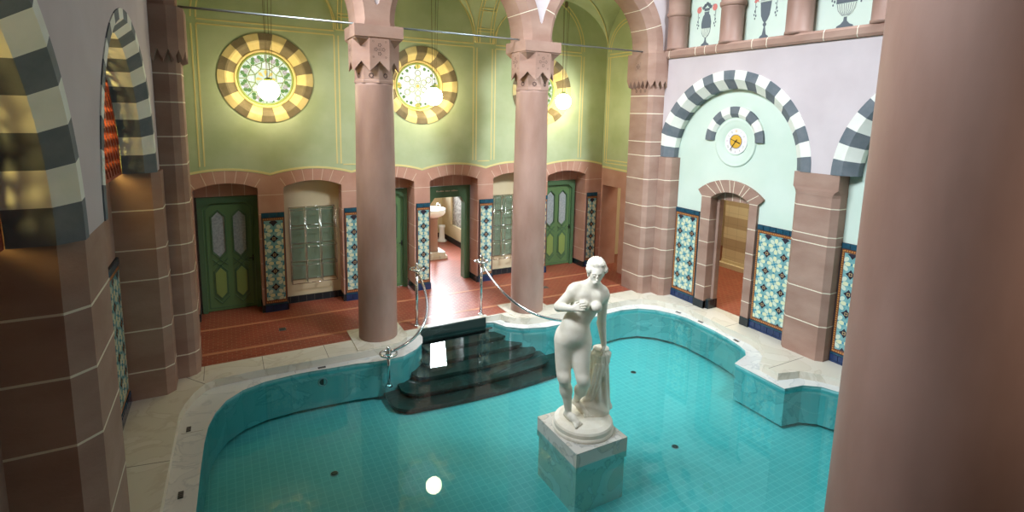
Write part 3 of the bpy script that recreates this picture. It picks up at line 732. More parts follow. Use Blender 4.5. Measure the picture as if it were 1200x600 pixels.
def hand(ang, l, back, w, mb, x):
    d = Vector((-math.cos(ang), math.sin(ang))); n_ = Vector((d.y, -d.x)); c = Vector((1.768, .893))
    q = [c-d*back+n_*w, c-d*back-n_*w, c+d*l-n_*w*.5, c+d*l+n_*w*.5]; mb.slab([tuple(p) for p in q], -.0012, 0, BLACK, fYZ(x))
hand(math.radians(235), .052, .012, .0019, mb, XT-.0085); mb.build('minute_hand', root)
mb = MB(); hand(math.radians(160), .036, .021, .0022, mb, XT-.0070)
mb.slab([(1.768-.020*math.cos(2*PI*k/10-.35)*1.0+.003*math.cos(2*PI*k/10), .893-.007+.004*math.sin(2*PI*k/10)) for k in range(10)] if False else [(1.747+.0035*math.cos(2*PI*k/10), .885+.0035*math.sin(2*PI*k/10)) for k in range(10)], -.001, 0, BLACK, fYZ(XT-.007)); mb.build('hour_hand', root)

# door surround on the right wall
mb = MB(); so = (1.572, 2.003)
inn = (1.655, 1.885)
oa, _ = segarc(1.585, 1.972, .630, .700, 14); ia, _ = segarc(inn[0], inn[1], .600, .640, 14)
mb.slab([(1.612, 0), (1.612, .600), (1.588, .622)]+list(reversed(list(reversed(oa))))[0:]+[(1.945, .60), (1.945, 0), (inn[1], 0)]+list(reversed(ia))+[(inn[0], 0)], -.016, .001, SAND, fYZ(XT)); ds = struct('trim_7', mb)
mb = MB()
for k in range(1, 9):
    a_ = oa[int(k*14/9)]; b_ = ia[int(k*14/9)]; ribbon(mb, [a_, b_], .0032, -.0006, fYZ(XT-.016), MORT)
for z in (.12, .235, .36, .48, .60):
    for y0, y1 in ((1.612, 1.655), (1.885, 1.945)): mb.box(XT-.0168, XT+.0655, y0-.0006, y1+.0006, z-.0018, z+.0018, MORT)
mb.build('mortar_joints', ds)
mb = MB()
for y0, y1 in ((1.606, 1.655), (1.885, 1.951)): mb.box(XT-.020, XT-.0005, y0, y1, 0, .042, BLKT)
mb.box(XT+.001, XT+.067, 1.866, 1.8865, 0, .05, BLKT)
mb.build('dark_base_block', ds)
mb = MB(); mb.box(XT+.035, XT+.064, 1.640, 1.895, .590, .70, SAND); ln = mb.build('flat_lintel', ds)
mb = MB(); mb.box(XT+.035, XT+.066, 1.868, 1.884, 0, .590, SAND); mb.box(XT+.035, XT+.066, 1.656, 1.664, 0, .590, SAND); mb.build('inner_jamb', ds)
mb = MB()
for k in range(1, 5): y = 1.655+.23*k/5; mb.box(XT+.0342, XT+.036, y-.0014, y+.0014, .59, .64, MORT)
mb.build('lintel_joints', ds)

# moulding, small columns, painted frieze
mb = MB(); mb.slab([(XR-.012, 1.318), (XR-.018, 1.328), (XR-.018, 1.352), (XR-.010, 1.362), (XT, 1.362), (XT, 1.318)], -.3, 2.204, SAND, lambda u, v, w: (u, w, v)); mo = struct('trim_8', mb)
mb = MB()
for y in (2.17, 1.99, 1.93, 1.86, 1.66, 1.585, 1.33, 1.20, .95, .85, .6): mb.slab([(XR-.0126, 1.3176), (XR-.0188, 1.328), (XR-.0188, 1.352), (XR-.0106, 1.3627), (XT, 1.3627), (XT, 1.3176)], y-.0016, y+.0016, MORT, lambda u, v, w: (u, w, v))
mb.build('mortar_joints', mo)
names = ['leftmost short frieze column, next to the far right corner', 'second short frieze column from the far corner, between two painted vases', 'third short frieze column from the far corner, between two painted vases', 'fourth short frieze column from the far corner, beside the near column']
for k in range(6):
    y = 2.165-.347*k
    lab = 'stubby grey lilac stone column: '+names[k] if k < 4 else 'stubby grey stone frieze column hidden behind the near column'
    root = thing('frieze_column', lab, 'column', (2.172, y, 1.362), group='short columns of the painted frieze')
    mb = MB(); mb.lathe([(.056, 0), (.056, .012), (.053, .016), (.053, .165), (.055, .170)], (2.172, y, 1.362), COLSM if 'COLSM' in globals() else SHAFT, 40); mb.build('shaft', root)
    mb = MB(); mb.lathe([(.055, .17), (.061, .178), (.061, .192), (.056, .198), (.056, .26), (.07, .32), (.07, .36)], (2.172, y, 1.362), SAND, 40); mb.build('capital', root)
mb = MB(); mb.box(2.10, XT, -.3, 2.204, 1.722, 2.15, LILAC); struct('wall_right_top', mb)
def pv(mb, cy, kind):
    q = lambda u, v, w: (XT-.0005+w, cy-u, 1.376+v)
    def pg(P, m, d=0): mb.slab(P, -.0008-d, -d, m, q)
    def sym(prof, m, d=0): pg([(x, z) for x, z in prof]+[(-x, z) for x, z in reversed(prof)], m, d)
    if kind == 0:
        sym([(.026, 0), (.024, .006), (.010, .014), (.004, .028), (.004, .040)], SLATE); sym([(.004, .040), (.016, .048), (.026, .066), (.029, .088)], MINT2, 0); ribbon(mb, [(-.004, .040), (-.016, .048), (-.026, .066), (-.029, .088), (.029, .088), (.026, .066), (.016, .048), (.004, .040)], .0025, -.0009, lambda u, v, w: q(u, v, w), SLATE)
        for k in (-.015, -.0075, 0, .0075, .015): ribbon(mb, [(k*.7, .046), (k, .066), (k*1.2, .088)], .0012, -.0010, lambda u, v, w: q(u, v, w), SLATE)
        sym([(.030, .090), (.031, .115), (.024, .145), (.014, .158), (.016, .168)], SLATE, .0003); sym([(.014, .172), (.018, .176), (.014, .186)], SLATE)
    elif kind == 1:
        sym([(.024, 0), (.022, .006), (.010, .014), (.006, .034), (.003, .050), (.009, .056), (.009, .062), (.004, .068), (.012, .078), (.022, .100), (.026, .130), (.028, .158)], SLATE); sym([(.030, .160), (.031, .168), (.028, .180), (.030, .20)], MINT2); ribbon(mb, [(-.030, .16), (.030, .16)], .002, -.001, lambda u, v, w: q(u, v, w), SLATE); ribbon(mb, [(-.031, .168), (.031, .168)], .002, -.001, lambda u, v, w: q(u, v, w), SLATE)
        sym([(.03, .172), (.034, .20), (.036, .215)], SLATE)
    else:
        sym([(.034, 0), (.032, .006), (.018, .012), (.007, .024), (.006, .040)], SLATE); sym([(.006, .040), (.024, .050), (.036, .070), (.040, .092)], MINT2)
        for k in range(-4, 5): ribbon(mb, [(k*.003, .044), (k*.0078, .066), (k*.0094, .092)], .0018, -.0010, lambda u, v, w: q(u, v, w), SLATE)
        sym([(.041, .094), (.042, .12), (.036, .15), (.02, .17), (.024, .185)], SLATE, .0003)
    # garlands and flowers either side
    for s in (-1, 1):
        ribbon(mb, [(s*.02, .185), (s*.042, .20), (s*.055, .18), (s*.056, .15), (s*.052, .115)], .0016, -.0009, lambda u, v, w: q(u, v, w), SLATE)
        for (u, v, r_) in ((s*.056, .125, .006), (s*.050, .105, .006), (s*.060, .110, .005), (s*.055, .092, .005), (s*.049, .145, .004)):
            pg([(u+r_*.6*math.cos(t*PI/4), v+r_*math.sin(t*PI/4)) for t in range(8)], SLATE)
        u, v = s*.050, .183
        pg([(u+.015*math.cos(t*PI/5), v+.017*math.sin(t*PI/5)) for t in range(10)] if kind != 1 else [(u, v+.02), (u+.013, v-.02), (u+.004, v-.014), (u-.004, v-.022), (u-.013, v-.016)], CORAL, .0002)
    for u, v in ((-.012, .20), (.012, .20), (0, .207), (-.022, .19), (.022, .19)): pg([(u+.010*math.cos(t*PI/3), v+.010*math.sin(t*PI/3)) for t in range(6)], SLATE)
MINT2 = mat('pale_vase_paint', (.62, .70, .60), .8)
for k, (y, kd) in enumerate(((2.010, 0), (1.668, 1), (1.302, 2), (.95, 0))):
    mb = MB(); pv(mb, y, kd); mb.build('painted_vase', wr)

# ---------------------------------------------------------------- left wall
LX = -.207
LPOLY = [(-.125, 2.372), (-.205, 2.372), (-.30, 2.372), (-.30, 2.212), (-.16, 2.212), (-.138, 2.224), (-.125, 2.245)]
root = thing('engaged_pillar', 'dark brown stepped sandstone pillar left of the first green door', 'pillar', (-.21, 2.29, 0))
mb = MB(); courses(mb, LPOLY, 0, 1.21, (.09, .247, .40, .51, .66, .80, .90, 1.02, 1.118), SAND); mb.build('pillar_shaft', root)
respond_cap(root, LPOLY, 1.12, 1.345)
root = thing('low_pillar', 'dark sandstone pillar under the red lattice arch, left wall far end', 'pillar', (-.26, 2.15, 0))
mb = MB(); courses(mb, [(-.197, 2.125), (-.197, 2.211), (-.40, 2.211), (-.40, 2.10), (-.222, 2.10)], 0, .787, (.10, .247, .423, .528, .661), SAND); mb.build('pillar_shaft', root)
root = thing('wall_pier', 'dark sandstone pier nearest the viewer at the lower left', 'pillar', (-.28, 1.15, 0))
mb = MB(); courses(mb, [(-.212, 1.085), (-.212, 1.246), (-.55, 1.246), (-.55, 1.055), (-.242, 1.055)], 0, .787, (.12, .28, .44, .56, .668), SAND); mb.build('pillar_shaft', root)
P = [(2.211, .787)]+arc(1.673, .787, .427, 0, PI, 36)+arc(.628, .787, .427, 0, PI, 36)+[(.15, .787), (.15, 1.70), (2.211, 1.70)]
mb = MB(); mb.slab(P, 0, -.02, LILAC, fYZ(LX)); struct('wall_left', mb)
for n, cy in ((9, 1.673), (10, .628)):
    prof = [(.452, 0), (.452, .0025), (.428, .0025), (.400, -.028), (.400, -.088), (.452, -.088)]
    mb = MB(); arch_block_ring(mb, cy, .787, prof, 21, 0, PI, (DKG, WHV), fYZ(LX), 3); struct('trim_%d' % n, mb)
    # red lattice window behind the arch
    root = thing('window_%d' % (4 if n == 9 else 5), None, None, (-.298, cy, .79), kind='structure')
    mb = MB(); mp = fYZ(-.310)
    fr = arc(cy, .80, .395, 0, PI, 30); mb.slab([(cy+.40, .787)]+arc(cy, .80, .40, 0, PI, 30)+[(cy-.40, .787)], 0, .014, REDL, mp, holes=[[(cy+.378, .815)]+arc(cy, .815, .372, .02, PI-.02, 30)+[(cy-.378, .815)]]); mb.build('window_frame', root)
    mb = MB(); st = .042
    k = -22
    for fam in (-1, 1):
        for k in range(-20, 21):
            # diagonal laths, clipped to the lunette
            pts = []
            for t in range(0, 61):
                z = .80+t*.0065; y = cy+k*st+fam*(z-.80)*.55
                if (y-cy)**2+(z-.80)**2 < .385**2: pts.append((y, z))
            if len(pts) > 1: ribbon(mb, [pts[0], pts[-1]], .011, .008, fYZ(-.308 if fam > 0 else -.301), REDL)
    for t in range(1, 9):
        z = .80+t*.045; h = math.sqrt(max(.385**2-(z-.80)**2, 0)); ribbon(mb, [(cy-h, z), (cy+h, z)], .006, .006, fYZ(-.305), REDL)
    mb.build('red_lattice', root)
mb = MB(); mb.box(-.40, -.335, 1.24, 2.12, 0, .79, SAND); mb.box(-.40, -.335, .2, 1.06, 0, .79, SAND); struct('wall_left_recess', mb)
mb = MB(); mb.box(-.60, -.40, .15, 2.4, .70, .785, CREAMW); mb.box(-.62, -.60, .15, 2.4, .70, 1.7, CREAMW); mb.box(-.62, -.225, .15, 2.21, 1.30, 1.70, CREAMW); struct('wall_left_passage', mb)

# ---------------------------------------------------------------- tile panels
def tile_panel(label, plane, u0, u1, uc, z0=0, z1=.511, zrow=.385, pitch=.083, flip=1, t=-.006):
    """plane: (u, v, w) -> xyz, w negative comes out of the wall. uc: columns of dark stars"""
    c0 = plane((u0+u1)/2, z0, 0); root = thing('tile_panel', label, 'tile panel', c0)
    mb = MB(); mb.slab([(u0, z0), (u1, z0), (u1, z1), (u0, z1)], t, 0, TGROUT, plane)
    n = max(1, round((u1-u0)/.035)); w = (u1-u0)/n
    mb.build('backing', root)
    mb = MB()
    for k in range(n): mb.slab([(u0+k*w+.0012, z1-.0215), (u0+(k+1)*w-.0012, z1-.0215), (u0+(k+1)*w-.0012, z1-.001), (u0+k*w+.0012, z1-.001)], t-.003, t, TBLUE, plane)
    mb.build('top_tile_row', root)
    mb = MB()
    for k in range(n): mb.slab([(u0+k*w+.0012, z0+.010), (u0+(k+1)*w-.0012, z0+.010), (u0+(k+1)*w-.0012, z0+.034), (u0+k*w+.0012, z0+.034)], t-.0045, t, TNAVY, plane)
    mb.slab([(u0, z0), (u1, z0), (u1, z0+.009), (u0, z0+.009)], t-.0045, t, TNAVY, plane); mb.slab([(u0, z0+.035), (u1, z0+.035), (u1, z0+.041), (u0, z0+.041)], t-.0035, t, TBLUE, plane)
    mb.build('base_tile_row', root)
    bw = .013 if (u1-u0) > .12 else .006; b0, b1, c0_, c1_ = z0+.044, z1-.025, u0+.003, u1-.003
    mb = MB(); mb.slab([(c0_, b0), (c1_, b0), (c1_, b1), (c0_, b1)], t-.0008, t, TBORD, plane)
    if bw > .01:
        k = 0; z = b0+.006
        while z < b1-.004:
            for u in (c0_+.0055, c1_-.0055): mb.slab([(u-.0035, z), (u, z-.0035), (u+.0035, z), (u, z+.0035)], t-.0013, t-.0008, TORG, plane)
            z += .0095
    for zz in (b0+.006, b1-.006):
        u = c0_+.006
        while u < c1_-.004: mb.slab([(u-.0035, zz), (u, zz-.0035), (u+.0035, zz), (u, zz+.0035)], t-.0013, t-.0008, TORG, plane); u += .0095
    mb.build('russet_border', root)
    f0, f1, g0, g1 = c0_+bw, c1_-bw, b0+.016, b1-.014
    mb = MB(); mb.slab([(f0, g0), (f1, g0), (f1, g1), (f0, g1)], t-.0016, t-.0008, TTEAL, plane)
    def clip(P):   # keep polygons inside the field
        return [(min(max(u, f0), f1), min(max(v, g0), g1)) for u, v in P]
    def pol(P, m, d):
        q = clip(P); A = abs(sum(q[i][0]*q[(i+1) % len(q)][1]-q[(i+1) % len(q)][0]*q[i][1] for i in range(len(q))))
        if A < 1e-6: return
        mb.add([plane(u, v, d) for u, v in q], [tuple(range(len(q)))], m)
    pu = abs(uc[1]-uc[0]) if len(uc) > 1 else (f1-f0)
    rows = [zrow-pitch*k for k in range(-1, 6)]
    us = sorted(uc); allu = [us[0]-pu]+us+[us[-1]+pu] if len(us) > 1 or True else us
    # rosettes centred between four stars
    for i in range(len(allu)-1):
        cu = (allu[i]+allu[i+1])/2
        for r in range(len(rows)-1):
            cv = (rows[r]+rows[r+1])/2
            for k in range(8):
                a = k*PI/4+PI/8*0; m = TCREAM if k % 2 == 0 else TPALE
                for rr, wd, ln in ((.0262, .0088, .0128),):
                    if k % 2: rr *= 1.0
                    X, Y = cu+rr*pu/.083*math.cos(a), cv+rr*math.sin(a); ca, sa = math.cos(a), math.sin(a)
                    pol([(X+ca*ln*math.cos(s)-sa*wd*math.sin(s), Y+sa*ln*math.cos(s)+ca*wd*math.sin(s)) for s in [2*PI*j/10 for j in range(10)]], m, t-.0018)
                X, Y = cu+.012*math.cos(a+PI/8), cv+.012*math.sin(a+PI/8)
                pol([(X+.0034*math.cos(s), Y+.0034*math.sin(s)) for s in [2*PI*j/6 for j in range(6)]], TCYAN if k % 2 else TPALE, t-.0019)
            pol([(cu+.0055*math.cos(s), cv+.0055*math.sin(s)) for s in [2*PI*j/8 for j in range(8)]], TCYAN, t-.002)
    for i in range(len(allu)):
        for r in range(len(rows)):
            if i < len(allu)-1:
                u, v = (allu[i]+allu[i+1])/2, rows[r]; pol([(u+.005*math.cos(s), v+.005*math.sin(s)) for s in [2*PI*j/8 for j in range(8)]], TCYAN, t-.0021)
            u, v = allu[i], (rows[r]+rows[min(r+1, len(rows)-1)])/2; pol([(u+.005*math.cos(s), v+.005*math.sin(s)) for s in [2*PI*j/8 for j in range(8)]], TCYAN, t-.0021)
    for u in us:
        for v in rows:
            half = v > g1-.01 or v < g0+.01
            st = [(u+(.0205 if j % 2 == 0 else .0125)*math.cos(j*PI/4), v+(.0205 if j % 2 == 0 else .0125)*math.sin(j*PI/4)) for j in range(8)]
            if v > g1+.02 or v < g0-.03: continue
            pol(st, TDARK, t-.0023)
            if half: continue
            pol([(u+.0095*math.cos(j*PI/2+PI/4), v+.0095*math.sin(j*PI/2+PI/4)) for j in range(4)], TOCH, t-.0025)
            pol([(u+.005*math.cos(j*PI/2), v+.005*math.sin(j*PI/2)) for j in range(4)], TDARK, t-.0027)
    mb.build('rosette_field', root)
    return root
pr = fYZ(XT)
tile_panel('patterned tile panel left of the doorway under the clock, two columns of stars', pr, 1.990-.03, 2.160-.034, (2.0855, 2.0015), zrow=.383)
tile_panel('patterned tile panel right of the doorway, between the door frame and the square pier', pr, 1.409, 1.608, (1.546, 1.460), zrow=.383)
tile_panel('patterned tile panel squeezed between the square pier and the near column', pr, .402, 1.214, tuple(1.167-.083*k for k in range(9)), zrow=.386)
pb_ = fXZ(2.80)
labs = ['first narrow tiled strip of the back wall, between the green door and the first rack', 'second narrow tiled strip of the back wall, tucked beside the left column', 'narrow tiled strip behind the left handrail post, left of the open doorway', 'narrow tiled strip behind the right handrail post, between the open doorway and the second rack', 'narrow tiled strip hidden behind the right column', 'last narrow tiled strip of the back wall, right of the far green door']
for i in range(6):
    a = OPEN[i][1]; b = OPEN[i+1][0] if i < 5 else 2.165
    m_ = .012
    if i < 5: tile_panel(labs[i], pb_, a+m_*.8, b-.001, ((a+b)/2+.004,), z1=.502, zrow=.372, pitch=.082)
    else: tile_panel(labs[i], pb_, 2.082, 2.165, (2.1235,), z1=.502, zrow=.372, pitch=.082)
tile_panel('sliver of patterned tiles in the dark niche between the two left piers', lambda u, v, w: (-.335-w, u, v), 1.25, 2.10, tuple(1.30+.0833*k for k in range(10)), zrow=.383)

# ---------------------------------------------------------------- pool steps of black marble
def step_poly(yf, x0, x1, bulge, yb=2.268, r=.06, n=10):
    """front edge bulging out, rounded ends"""
    P = [(x0, yb)]
    P += [(x0, yf+r+.03)]
    for k in range(n+1):
        a = PI+PI/2*k/n; P.append((x0+r+r*math.cos(a), yf+r*.9+r*.9*math.sin(a)))
    m = 12
    for k in range(1, m): t = k/m; P.append((x0+r+(x1-x0-2*r)*t, yf-bulge*math.sin(PI*t)))
    for k in range(n+1):
        a = -PI/2+PI/2*k/n; P.append((x1-r+r*math.cos(a), yf+r*.9+r*.9*math.sin(a)))
    P += [(x1, yb)]
    return P
root = thing('pool_steps', 'black marble steps fanning out from the tiled floor down into the water', 'steps', (.93, 2.05, ZF))
dz = (ZW-.012-(-.178))/5
spec = [(2.262, .765, 1.10+.04, 0, .01), (2.190, .765, 1.19, 0, .02), (2.118, .73, 1.235, 0, .03), (2.050, .67, 1.285, .012, .06), (1.975, .60, 1.32, .020, .08), (1.915, .54, 1.405, .022, .10)]
for k, (yf, x0, x1, bl, r) in enumerate(spec):
    z = -.054-.0246*k
    mb = MB(); P = step_poly(yf, x0, x1, bl, r=r); mb.slab(P, z-.009, z, BLACKM, fXY(0)); P2_ = step_poly(yf+.010, x0+.010, x1-.010, bl, r=r)
    mb.slab(P2_, ZF+.001, z-.008, BLACKM, fXY(0)); mb.build('step', root)
mb = MB(); mb.box(.763, 1.099, 2.268, 2.2735, -.205, -.001, BLACKM); mb.build('riser', root)
mb = MB(); mb.box(.755, 1.112, 2.2742, 2.302, -.010, .0012, DECKM); mb.build('pale_nosing', root)

# ---------------------------------------------------------------- hand rails
def rail(label, px_, py_, rx, ry, mid):
    root = thing('handrail', label, 'handrail', (px_, py_, 0))
    mb = MB(); mb.lathe([(.0075, 0), (.0075, .270)], (px_, py_, 0), CHROME, 16); mb.lathe([(.014, 0), (.014, .004), (.008, .007)], (px_, py_, .0005), CHROME, 20); mb.build('post', root)
    def rng(x, y, z, r, nm):
        mb = MB(); mb.tube([(x+r*math.cos(2*PI*k/28), y+r*math.sin(2*PI*k/28), z) for k in range(28)], .0050, CHROME, 8, closed=True)
        for k in range(4): a = k*PI/2+.4; mb.tube([(x, y, z), (x+r*math.cos(a), y+r*math.sin(a), z)], .0028, CHROME, 6)
        mb.lathe([(.012, -.018), (.012, .008), (.006, .014), (.009, .022), (.005, .030)], (x, y, z), CHROME, 14); mb.build(nm, root)
    rng(px_, py_, .278, .030, 'ring_cap'); rng(rx, ry, .010, .034, 'ring_cap')
    mb = MB(); mb.lathe([(.0065, -.13), (.0065, .010)], (rx, ry, 0), CHROME, 12); mb.lathe([(.016, -.135), (.012, -.125)], (rx, ry, 0), CHROME, 12); mb.build('underwater_post', root)
    mb = MB(); A, B, D = Vector((px_, py_, .272)), Vector(mid), Vector((rx, ry, .015)); pts = []
    for k in range(25):
        t = k/24; pts.append(A*(1-t)**2+B*2*t*(1-t)+D*t*t)
    d0 = (pts[1]-pts[0]).normalized(); d1 = (pts[-1]-pts[-2]).normalized(); pts = pts[0:]
    mb.tube(pts, .0062, CHROME, 10); mb.build('curved_rail', root)
rail('chrome curved handrail on the left side of the black steps', .758, 2.312, .553, 2.062, (.80, 2.02, .08))
rail('chrome curved handrail on the right side of the black steps, ending behind the statue', 1.092, 2.312, 1.447, 2.010, (1.12, 2.02, .06))

# ---------------------------------------------------------------- drains and overflow slots
def slot(x, y, rz, label, w=.030, h=.013, z=ZL):
    c, s = math.cos(rz), math.sin(rz)
    q = lambda u, v: (x+u*c-v*s, y+u*s+v*c)
    mb = MB(); mb.slab([q(-w/2, -h/2), q(w/2, -h/2), q(w/2, h/2), q(-w/2, h/2)], .0002, .0012, BLACK, fXY(z))
    for k in range(3): u = -w/2+w*(k+1)/4; mb.slab([q(u-.0006, -h/2), q(u+.0006, -h/2), q(u+.0006, h/2), q(u-.0006, h/2)], .0012, .0020, JOINT, fXY(z))
    o = mb.build('overflow_slot'); tag(o, label, 'drain', group='black overflow slots in the marble ledge')
slot(-.150, 1.885, PI/2, 'black overflow slot in the left ledge, farther from the viewer'); slot(-.152, 1.55, PI/2, 'black overflow slot in the left ledge, nearest the viewer')
slot(.30, 2.136, 0, 'black overflow slot in the ledge left of the left column'); slot(1.205, 2.235, -.9, 'black overflow slot in the ledge right of the black steps')
slot(2.092, 1.955, 1.7, 'black overflow slot in the right ledge, farther one'); slot(2.098, 1.81, PI/2, 'black overflow slot in the right ledge, middle one'); slot(2.070, 1.57, 1.4, 'black overflow slot in the right ledge by the curved corner')
def pooldrain(x, y, lab, r=.011):
    mb = MB(); mb.lathe([(r, .0005), (r, .003), (r*.7, .004), (r*.3, .0035)], (x, y, ZF), BLACK, 20); mb.lathe([(r*1.25, .0004), (r*1.25, .0015), (r, .002)], (x, y, ZF), STEEL, 20); o = mb.build('floor_drain'); tag(o, lab, 'drain', group='round drains under the water')
pooldrain(.268, 1.70, 'dark round drain on the pool floor, left of centre'); pooldrain(1.66, 1.805, 'dark round drain on the pool floor behind the statue'); pooldrain(1.41, 1.29, 'dark round drain on the pool floor right of the pedestal')
mb = MB(); mb.tube([(.30+.016*math.cos(2*PI*k/24), 2.122, -.085+.016*math.sin(2*PI*k/24)) for k in range(24)], .0035, STEEL, 8, closed=True); mb.slab([(.30+.014*math.cos(2*PI*k/20), -.085+.014*math.sin(2*PI*k/20)) for k in range(20)], 0, .003, BLACK, fXZ(2.121)); o = mb.build('water_inlet'); tag(o, 'round inlet nozzle in the pool wall left of the steps', 'inlet')
mb = MB(); mb.slab([(.175, 2.52), (.205, 2.52), (.205, 2.555), (.175, 2.555)], .0002, .0014, STEEL, fXY(0))
for k in range(4): mb.box(.178+k*.007, .181+k*.007, 2.524, 2.551, .0014, .0018, BLACK)
o = mb.build('floor_drain'); tag(o, 'square grey drain grate in the red floor before the first green door', 'drain')
mb = MB(); mb.slab([(1.60, 2.52), (1.63, 2.52), (1.63, 2.555), (1.60, 2.555)], .0002, .0014, STEEL, fXY(0))
for k in range(4): mb.box(1.603+k*.007, 1.606+k*.007, 2.524, 2.551, .0014, .0018, BLACK)
o = mb.build('floor_drain'); tag(o, 'square grey drain grate in the red floor right of the right column', 'drain')

# ---------------------------------------------------------------- towel racks in the niches
def rack(label, x0, x1):
    root = thing('towel_rack', label, 'rack', ((x0+x1)/2, 2.86, .10)); z0, z1 = .115, .498; yf, yb = 2.832, 2.878
    mb = MB(); r = .0017
    X = [x0+(x1-x0)*k/3 for k in range(4)]; Z = [z0+(z1-z0)*k/4 for k in range(5)]
    for z in Z: mb.tube([(x0, yf, z), (x1, yf, z)], r, CHROME, 6); mb.tube([(x0, yb, z+.010), (x1, yb, z+.010)], r, CHROME, 6)
    for x in X:
        mb.tube([(x, yf, z0), (x, yf, z1)], r, CHROME, 6); mb.tube([(x, yb, z0), (x, yb, z1+.01)], r, CHROME, 6)
        for z in Z: mb.tube([(x, yf, z), (x, yb, z+.01)], r, CHROME, 6)
    for x in X:
        for z in Z[1:4]: mb.sphere((x, yf-.002, z+.004), .0035, CHROME, 8, 6)
    mb.build('wire_frame', root)
    for x_, x2_ in zip(X[:-1], X[1:]):
        for za, zb in zip(Z[:-1], Z[1:]):
            m = MB(); m.box(x_+.004, x2_-.004, yb+.001, yb+.003, za+.006, zb+.004, RACKG); m.build('glass_panel', root)
rack('chrome and glass wall rack in the niche beside the first green door', .270, .492)
rack('chrome and glass wall rack right of the open doorway, half behind the column', 1.420, 1.645)

# ---------------------------------------------------------------- lamps
L_ = [(.188, 1.088), (.983, 1.088), (1.806, 1.086)]
def lamp(x, y, z, label, ztop=1.63):
    root = thing('globe_lamp', label, 'lamp', (x, y, z), group='hanging globe lamps in the gallery')
    mb = MB(); mb.sphere((x, y, z), .047, GLOBE, 32, 18); mb.build('globe', root)
    mb = MB(); mb.lathe([(.020, .040), (.018, .052), (.006, .058)], (x, y, z), GRN3, 16); mb.build('holder', root)
    mb = MB()
    for dx, dy in ((-.012, 0), (.012, 0), (.03, .01), (-.004, .02)): mb.tube([(x+dx*.5, y+dy*.5, z+.05), (x+dx, y+dy, ztop)], .0011, BRNV, 5)
    mb.build('cords', root)
    mb = MB(); mb.lathe([(.006, 0), (.010, .006), (.010, .03), (.004, .036)], (x, y, ztop), BRNV, 12); mb.build('ceiling_hook', root)
lamp(L_[0][0], 2.70, L_[0][1], 'glowing round globe lamp hanging before the leftmost stained window')
lamp(L_[1][0], 2.70, L_[1][1], 'glowing round globe lamp hanging beside the middle stained window')
lamp(L_[2][0], 2.70, L_[2][1], 'glowing round globe lamp hanging right of the right column')
mb = MB(); mb.tube([(-.125, 2.28, 1.356), (2.047, 2.28, 1.356)], .0042, STEEL, 10); o = mb.build('tie_rod'); tag(o, 'long thin steel tie rod spanning the arches above the column capitals', 'rod')

# ---------------------------------------------------------------- fountain room and corridors
mb = MB(); mb.box(.3, 1.54, 4.0, 4.05, 0, 1.0, WALLP); fb = struct('wall_fountain_room_back', mb)
mb = MB(); mb.box(1.40, 1.54, 3.985, 3.9995, 0, 1.0, CREAMW); mb.box(.3, 1.53, 3.98, 3.999, 0, .04, BLACK); mb.build('cream_corner_strip', fb)
mb = MB(); mb.box(1.54, 1.60, 2.97, 4.05, 0, 1.0, WALLP); fb = struct('wall_fountain_room_right', mb)
mb = MB(); mb.box(1.525, 1.5395, 3.80, 4.0, 0, 1.0, CREAMW); mb.box(1.525, 1.5395, 3.0, 3.80, 0, .14, CREAMW); mb.build('cream_corner_strip', fb)
mb = MB(); mb.box(1.518, 1.525, 3.0, 3.98, 0, .04, BLACK); mb.build('black_base', fb)
mb = MB(); mb.box(.25, .30, 2.97, 4.05, 0, 1.0, CREAMW); struct('wall_fountain_room_left', mb)
mb = MB(); mb.box(.25, 1.60, 2.971, 4.05, 1.0, 1.03, WHITE); struct('ceiling_fountain_room', mb)
root = thing('drinking_fountain', 'round stone drinking fountain with pale basin seen through the open doorway', 'fountain', (1.245, 3.43, 0))
mb = MB(); mb.box(1.165, 1.325, 3.36, 3.52, 0, .022, PEDM); mb.box(1.175, 1.315, 3.37, 3.51, .022, .045, PEDM); mb.build('plinth', root)
mb = MB(); mb.lathe([(.040, .045), (.036, .06), (.034, .26), (.042, .285)], (1.245, 3.44, 0), SHAFT, 32); mb.build('pedestal', root)
mb = MB(); mb.lathe([(.042, .285), (.075, .30), (.088, .315), (.090, .345), (.080, .345), (.070, .325), (.01, .318)], (1.245, 3.44, 0), WHITE, 40); mb.build('basin', root)
mb = MB(); mb.tube([(1.30, 3.44, .34), (1.30, 3.44, .37), (1.285, 3.44, .378), (1.27, 3.44, .37)], .005, CHROME, 8); mb.build('spout', root)
root = thing('stone_stool', 'small white pedestal on the floor behind the drinking fountain', 'pedestal', (1.47, 3.85, 0))
mb = MB(); mb.lathe([(.040, 0), (.038, .01), (.024, .018), (.020, .10), (.026, .115), (.026, .13)], (1.47, 3.85, 0), WHITE, 24); mb.build('body', root)
# right corridor
mb = MB()
for k in range(8): mb.box(2.98, 3.02, 1.2, 2.43, .075*k+.05, .075*(k+1)+.05, STRIPT if k % 2 == 0 else STRIPT2)
cw = struct('wall_corridor', mb)
mb = MB(); mb.box(2.95, 2.98, 1.2, 2.45, 0, .03, CREAMW); mb.box(2.975, 2.98, 1.2, 2.43, .03, .05, CREAMW); mb.build('pale_base', cw)
mb = MB(); mb.box(2.98, 3.02, 1.2, 2.43, .65, 1.1, CREAMW); mb.box(3.45, 3.5, 2.2, 3.0, 0, 1.1, CREAMW); struct('wall_corridor_upper', mb)
mb = MB(); mb.box(2.34, 2.42, 2.12, 2.26, 0, 1.1, SAND); struct('wall_corridor_end', mb)
mb = MB(); mb.box(2.34, 3.6, 1.15, 1.2, 0, 1.1, CREAMW); struct('wall_corridor_near', mb)
mb = MB(); mb.box(2.33, 2.47, 2.965, 3.0, 0, .9, BROWNW); mb.box(2.47, 3.5, 2.965, 3.0, 0, .9, CREAMW); struct('wall_passage', mb)
